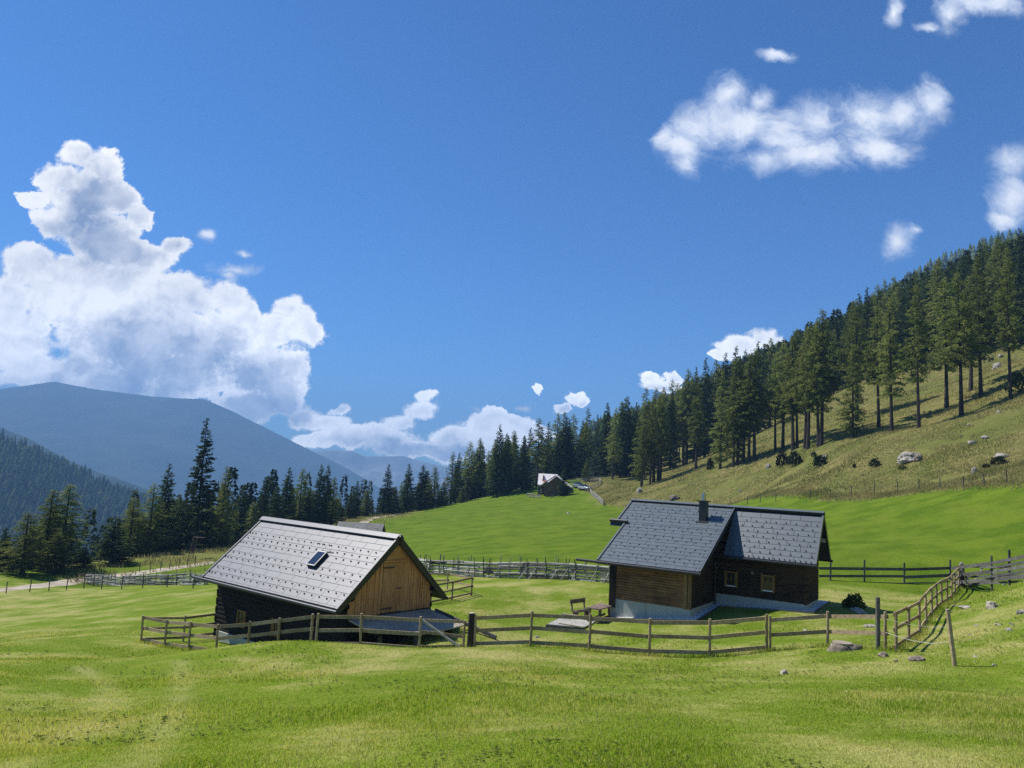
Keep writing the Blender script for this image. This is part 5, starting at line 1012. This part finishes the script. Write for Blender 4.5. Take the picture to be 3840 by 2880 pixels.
# belt of trees at the valley edge, left to right in photograph pixels (foot x, foot y, top y)
BELT = [(420,1198,905,'spruce','tallest dark spruce towering over the tree belt on the left',.78,130),(345,1196,1003,'spruce','pointed dark spruce left of the tallest spruce',.85,128),(472,1190,1008,'bushy','pale thin larch peeping out right of the tallest spruce',.8,138),(316,1204,1045,'bushy','green larch left of the pointed spruce',1.15,124),(275,1206,1076,'bushy','low light larch between the dark wide spruce and the belt',1.2,122),(240,1214,1116,'spruce','wide low dark spruce hanging over the track',1.9,112),
        (135,1226,1048,'bushy','taller right larch of the light green group at the left',1.25,106),(92,1230,1060,'bushy','middle larch of the light green group at the left',1.35,104),(48,1240,1108,'bushy','low broad larch of the light green group at the left',1.6,98),(2,1236,1140,'spruce','dark spruce cut by the left picture edge',1.2,100),(180,1226,1180,'spruce','dark young spruce right of the light green larches',1.6,108),(120,1232,1150,'bushy','bushy larch in front of the light green group',1.5,101),
        (388,1196,1075,'spruce','shaded spruce filling the gap left of the tallest spruce',1.1,133),(450,1190,1090,'bushy','larch at the foot of the tallest spruce',1.2,136),(480,1186,1115,'spruce','low spruce right of the tallest spruce',1.2,140),(300,1203,1110,'spruce','dark low spruce under the green larch',1.4,126),(365,1198,1080,'bushy','larch between the pointed spruce and the tallest one',1.1,134),
        (515,1168,1050,'spruce','narrow spruce first right of the gap behind the barn roof',.85,150),(560,1160,1031,'spruce','thin bare topped spruce behind the barn ridge',.75,152),(540,1166,1085,'bushy','soft larch between two spruces behind the barn ridge',1.2,156),(612,1158,1010,'spruce','dark pointed spruce at the left of the dense group behind the barn',1.0,158),(590,1160,1050,'spruce','lower dark spruce leaning into the dense group behind the barn',1.1,155),(643,1154,1012,'bushy','airy larch in the dense group behind the barn',.85,162),
        (683,1150,1004,'spruce','left twin of the tall spruces above the barn ridge',.95,163),(699,1149,1005,'spruce','right twin of the tall spruces above the barn ridge',.95,165),(715,1146,1030,'bushy','soft larch right of the twin spruces',.9,168),(660,1155,1060,'spruce','shaded low spruce under the twin spruces',1.2,160),(732,1140,1085,'spruce','small spruce right of the twin group',1.1,172),
        (753,1132,1063,'spruce','left small spruce of the pair near the track bend',.9,184),(767,1128,1038,'spruce','dark pointed spruce above the track bend',.9,186),(790,1118,1058,'bushy','round bushy larch right of the track bend',1.5,192),(835,1108,1002,'spruce','tall pale spruce standing free left of the meadow crest',.8,198),(853,1106,1050,'spruce','low dark spruce beside the pale spruce',1.1,202),
        (876,1104,1001,'spruce','dark pointed spruce at the start of the meadow crest',.95,206),(862,1106,1040,'bushy','larch squeezed between the crest spruces',.9,212),(910,1100,1004,'spruce','bushy dark spruce on the meadow crest',1.15,210),(935,1096,1008,'bushy','larch right of the bushy crest spruce',1.2,215),(973,1092,976,'bushy','tall pale larch rising over the meadow crest',.95,222),(955,1094,1040,'spruce','low spruce under the tall pale crest larch',1.2,218)]
for (bx, by, ty, kd, lb, wd, D) in BELT:
    q = P(bx, by, D); g_ = hz(q[0], q[1]); h = (projv(q[0], q[1], g_)[1] - ty) * K / FPX * D; q[2] = g_; tree(kd, q, h, lb, 'trees of the belt along the valley edge', wd * 1.55)
for (bx, by, ty, D) in [(560,880,800,214),(620,880,758,216),(700,868,770,216),(745,860,792,216),(850,838,738,217)]:
    q = Pf(*zm(bx, by), D); q[2] = hz(q[0], q[1]); tree('young', q, max(3.5, (by - ty) * .5651 / FPX * D), 'young light green larch at the front edge of the crest forest', 'young larches at the crest edge', 1.0)
for i in range(88):
    px = random.uniform(-20, 960); D = np.interp(px, [0, 200, 420, 600, 830, 960], [112, 128, 146, 172, 212, 226]) + random.uniform(-4, 16); q = P(px, 1100, D); g_ = hz(q[0], q[1]); ymax = np.interp(px, [0, 60, 130, 190, 240, 320, 400, 480, 520, 600, 700, 760, 830, 960], [1150, 1120, 1075, 1210, 1140, 1085, 1060, 1085, 1110, 1060, 1040, 1085, 1060, 1020]) + random.uniform(8, 60)
    h = (projv(q[0], q[1], g_)[1] - ymax) * K / FPX * D
    if h < 4: continue
    tree('spruce' if random.random() < .6 else 'larch', (q[0], D, g_), h, 'shaded tree filling the belt between the named spruces and larches', 'shaded fill of the valley edge belt', random.uniform(1.3, 1.9))
# dark crest forest: tops read off the photograph
TOPS = [(1005,985),(1022,975),(1042,964),(1058,972),(1070,949),(1088,942),(1102,955),(1115,938),(1132,941),(1146,922),(1166,901),(1187,909),(1205,890),(1219,888),(1241,892),(1258,905),(1270,879),(1290,893),(1313,867),(1330,880),(1346,865),(1355,854),(1375,866),(1397,835),(1415,850),(1432,845),(1452,838),(1470,832),(1488,795),(1505,790),(1527,770),(1548,775),(1565,760),(1590,745),(1610,752),(1640,735),(1665,728)]
gl = 'tree of the dense dark forest rising behind the hut'
for (tx, ty) in TOPS:
    for rep in range(3):
        x_ = tx + (random.uniform(-9, 9) if rep else 0); tyy = ty + (random.uniform(15, 70) if rep else 0); h = random.uniform(19, 26)
        # distance at which a tree of this height standing on the ground has its top at this pixel
        best = None
        for D in np.arange(222, 420, 3):
            r_ = ray(x_, tyy); q = r_ * D; g_ = hz(q[0], q[1]); e = abs((q[2] - g_) - h)
            if best is None or e < best[0]: best = (e, D, q[0], g_, q[2] - g_)
        _, D, xx, g_, hh = best; hh = min(max(hh, 12), 30)
        tree('spruce' if random.random() < .55 else 'larch', (xx, D, g_), hh, gl, 'dense forest behind the hut', random.uniform(1.0, 1.3))
for i in range(46):
    D = random.uniform(218, 246); px = random.uniform(985, 1290); q = P(px, 1030, D); g_ = hz(q[0], q[1])
    if 1135 < px < 1300 and D < 232: continue
    tree('spruce' if random.random() < .65 else 'larch', (q[0], D, g_), random.uniform(12, 21), 'lower tree in the front of the dense forest behind the hut', 'front of the dense forest behind the hut', random.uniform(1.1, 1.4))
# forest closing the top of the dry hillside: individual trees in front, the rest one mass
EDX = [1290, 1320, 1400, 1480, 1560, 1650, 1750, 1850, 1950, 2100, 2212, 2600]; EDY = [1020, 1008, 975, 950, 922, 900, 872, 838, 805, 772, 752, 690]
cand = []
for i in range(9000):
    y = random.uniform(95, 420); x = random.uniform(60, 330); cand.append((x, y))
cand = np.array(cand); cz = H(cand[:, 0], cand[:, 1]); keep = []
for (x, y), g_ in zip(cand, cz):
    px, py = projv(x, y, g_)
    if px > 2420 or px < 1300: continue
    if py < np.interp(px, EDX, EDY) - 2: keep.append((x, y, g_, px, py))
keep.sort(key=lambda k_: k_[1] + k_[0] * .6); used = []; far = []
for (x, y, g_, px, py) in keep:
    if any((x - a) ** 2 + (y - b) ** 2 < 12 for a, b in used[-400:]): continue
    used.append((x, y))
    if len(used) <= 105: tree('spruce' if random.random() < .5 else 'larch', (x, y, g_), random.uniform(19, 27), 'tree of the dark forest closing the top of the dry hillside', 'forest above the dry hillside', random.uniform(1.0, 1.25))
    else: far.append((x, y, g_))
def mid_conifer(seed):
    r = np.random.default_rng(seed); n = 560; t = r.uniform(0, 1, n) ** 1.25; a = r.uniform(0, 6.28, n); rad = .13 * (1 - t) ** .85 * r.uniform(.35, 1.1, n) + .006; c = np.c_[np.cos(a) * rad, np.sin(a) * rad, .12 + .88 * t]; d = np.c_[np.cos(a), np.sin(a), r.uniform(-.9, .2, n)]; d /= np.linalg.norm(d, axis=1)[:, None]; b = np.cross(d, r.normal(size=(n, 3))); b /= np.linalg.norm(b, axis=1)[:, None]; s = .034 * r.uniform(.6, 1.3, n)[:, None]
    return np.stack([c - b * s * .5, c + b * s * .5, c + d * s], 1).reshape(-1, 3), np.arange(3 * n).reshape(-1, 3)
MP = [mid_conifer(s) for s in range(5)]
if far: wood('forest', [np.array(q) for q in far], rng.uniform(19, 26, len(far)), 'dark conifer forest mass filling the slope above the dry hillside', MP, M['forest'])
pts = []
for i in range(9000):
    y = 330 * (8.5) ** random.random(); x = random.uniform(40, 800)
    px, py = projv(x, y, 31 + (x - 100) * .567)
    if 1250 < px < 2450: pts.append((x, y))
pts = np.array(pts); pz = H(pts[:, 0], pts[:, 1]); wood('forest', [np.array([a[0], a[1], b]) for a, b in zip(pts, pz)], rng.uniform(17, 29, len(pts)), 'distant conifer forest covering the long mountain flank on the right', LP, M['forest'])
# woodland dropping into the valley behind the tree belt
pts = []
for i in range(900): y = random.uniform(150, 420); x = random.uniform(-.62, -.09) * y; pts.append((x, y))
pts = np.array([q for q in pts if q[1] > 160 + (q[0] + 60) * .25]); pz = H(pts[:, 0], pts[:, 1]); ok = [i for i in range(len(pts)) if pz[i] < -22 - 0 * pts[i][1]]
wood('forest', [np.array([pts[i][0], pts[i][1], pz[i]]) for i in ok], rng.uniform(14, 22, len(ok)), 'conifer wood dropping into the valley behind the tree belt', MP, M['forest'])
# ------------------------------------------------------------------ grass
def blades(name, X, Y, hgt, wid, mat, label, lean=.6, smooth=False):
    n = len(X); Z = H(X, Y); a = rng.uniform(0, 6.283, n); h = hgt * rng.uniform(.55, 1.35, n); wv = wid; l = rng.uniform(.1, lean, n) * h; b = rng.uniform(0, 6.283, n)
    base = np.c_[X, Y, Z - .01]; sd = np.c_[np.cos(a), np.sin(a), np.zeros(n)] * wv[:, None] / 2; tip = base + np.c_[np.cos(b) * l, np.sin(b) * l, h]
    V = np.stack([base - sd, base + sd, tip], 1).reshape(-1, 3); r = np.repeat(rng.uniform(0, 1, n), 3)
    return tag(link(name, np_mesh(name, V, np.arange(3 * n).reshape(-1, 3), mat, False, dict(rnd=r, mow=np.repeat(mow(X, Y), 3)))), label, 'grass', None, 'stuff')
n = 420000; D = 5.5 * (46 / 5.5) ** rng.uniform(0, 1, n); X = rng.uniform(-.76, .76, n) * D
inb = np.zeros(n, bool)
for F_, (u0, u1, v0, v1) in ((BARN, (-.3, 10.3, -2.6, 2.6)), (HOUSE, (.2, 5.2, -1.6, 1.9)), (HOUSE, (4.4, 9.4, -1.6, 5.4))):
    dx, dy = X - F_.o[0], D - F_.o[1]; u = dx * F_.U[0] + dy * F_.U[1]; v = dx * F_.V[0] + dy * F_.V[1]; inb |= (u > u0) & (u < u1) & (v > v0) & (v < v1)
ok = ~inb & (D < np.interp(X, STX, STY) - .3); X, D = X[ok], D[ok]
ht = .030 + .030 * np.clip(fbm2(X, D, .8, 3, 21) + .3, 0, 1.4)
blades('grass', X, D, ht, .004 + D * .00085, M['blade'], 'short mown meadow grass on the foreground slope')
n = 9000; D = 5.5 * (26 / 5.5) ** rng.uniform(0, 1, n); X = rng.uniform(-.76, .76, n) * D; k = fbm2(X, D, .9, 3, 77) > .25; X, D = X[k], D[k]
blades('dry_grass', X, D, np.full(len(X), .11), .003 + D * .0006, M['drygrass'], 'thin straw stalks standing in the foreground meadow', .9)
# broad leaved weeds among the grass
n = 5200; D = 5.5 * (34 / 5.5) ** rng.uniform(0, 1, n); X = rng.uniform(-.76, .76, n) * D; k = fbm2(X, D, .5, 3, 91) > .1; X, D = X[k], D[k]; Z = H(X, D); V = []
for j in range(6):
    a = j * 1.05 + rng.uniform(-.3, .3, len(X)); L_ = (.022 + D * .0012) * rng.uniform(.6, 1.3, len(X)); t = np.c_[np.cos(a) * L_, np.sin(a) * L_, rng.uniform(.1, .7, len(X)) * L_]; sd = np.c_[-np.sin(a), np.cos(a), 0 * a] * (L_ * .32)[:, None]; c0 = np.c_[X, D, Z + .022]
    V.append(np.stack([c0, c0 + t * .6 + sd, c0 + t, c0 + t * .6 - sd], 1))
V = np.concatenate(V).reshape(-1, 3); tag(link('weeds', np_mesh('weeds', V, np.arange(len(V)).reshape(-1, 4), M['bushleaf'])), 'small broad leaved weeds scattered through the foreground grass', 'weeds', None, 'stuff')
# taller tufts along fence feet
fx, fy = [], []
for (q, Dd) in FB + FC + [FBIG] + FH + FI + FR:
    p = Pf(*q, Dd); k = 90; fx += list(p[0] + rng.normal(0, .18, k)); fy += list(p[1] + rng.normal(0, .14, k))
for run in (FB, FC + [FBIG], FH, FI, FR):
    for (q0, d0), (q1, d1) in zip(run[:-1], run[1:]):
        a, b = Pf(*q0, d0), Pf(*q1, d1); k = int(np.linalg.norm(b - a) * 130); t = rng.uniform(0, 1, k); fx += list(a[0] + (b[0] - a[0]) * t + rng.normal(0, .12, k)); fy += list(a[1] + (b[1] - a[1]) * t + rng.normal(0, .12, k))
fx, fy = np.array(fx), np.array(fy); blades('grass', fx, fy, np.full(len(fx), .16), np.full(len(fx), .022), M['blade'], 'taller uncut grass along the feet of the rail fences', .8)
# dry tussocks on the hillside
n = 190000; y = 55 * (240 / 55) ** rng.uniform(0, 1, n); x = xb(y) + rng.uniform(0, 1, n) ** 1.2 * (20 + y * .45); k = fbm2(x, y, .35, 3, 33); ok = (k > -.9) & (x > xb(y) + .8); x, y = x[ok], y[ok]
blades('dry_grass', x, y, .24 + .14 * np.clip(fbm2(x, y, .45, 3, 8), -.8, 1.2), .03 + y * .0008, M['drygrass'], 'long golden dry grass on the steep right hand hillside', .7)
n = 14000; y = rng.uniform(62, 150, n); x = xb(y) + rng.normal(.5, .9, n); blades('dry_grass', x, y, np.full(n, .26), .03 + y * .0008, M['drygrass'], 'ragged tall grass along the wire fence at the meadow border', .7)
# weeds along the tree belt
n = 17000; y = rng.uniform(95, 200, n); x = np.interp(y, [95, 112, 130, 165, 200], [-58, -50, -47, -40, -36]) + rng.normal(0, 7, n); k = fbm2(x, y, .5, 3, 40) > -.1; x, y = x[k], y[k]
blades('dry_grass', x, y, np.full(len(x), .6), np.full(len(x), .12), M['drygrass'], 'tall seeding weeds along the foot of the tree belt', .5)

# ------------------------------------------------------------------ haze
m, nt, out = new_mat('valley haze'); pv = nt.n.new('ShaderNodeVolumePrincipled'); pv.inputs['Color'].default_value = (.31, .59, 1.0, 1); pv.inputs['Density'].default_value = HAZE; pv.inputs['Anisotropy'].default_value = 0.0
nt.l.new(pv.outputs[0], out.inputs['Volume']); hz_ = MB(); hz_.box((0, 0, 0), (7900, 0, 0), (0, 7900, 0), (0, 0, 1)); 
hz_.v = [(x, y, (600 if z > 0 else -540)) for x, y, z in hz_.v]
o = hz_.build('haze', m); o["kind"] = 'stuff'; o["label"] = 'thin blue summer haze filling the valley'; m.cycles.homogeneous_volume = True
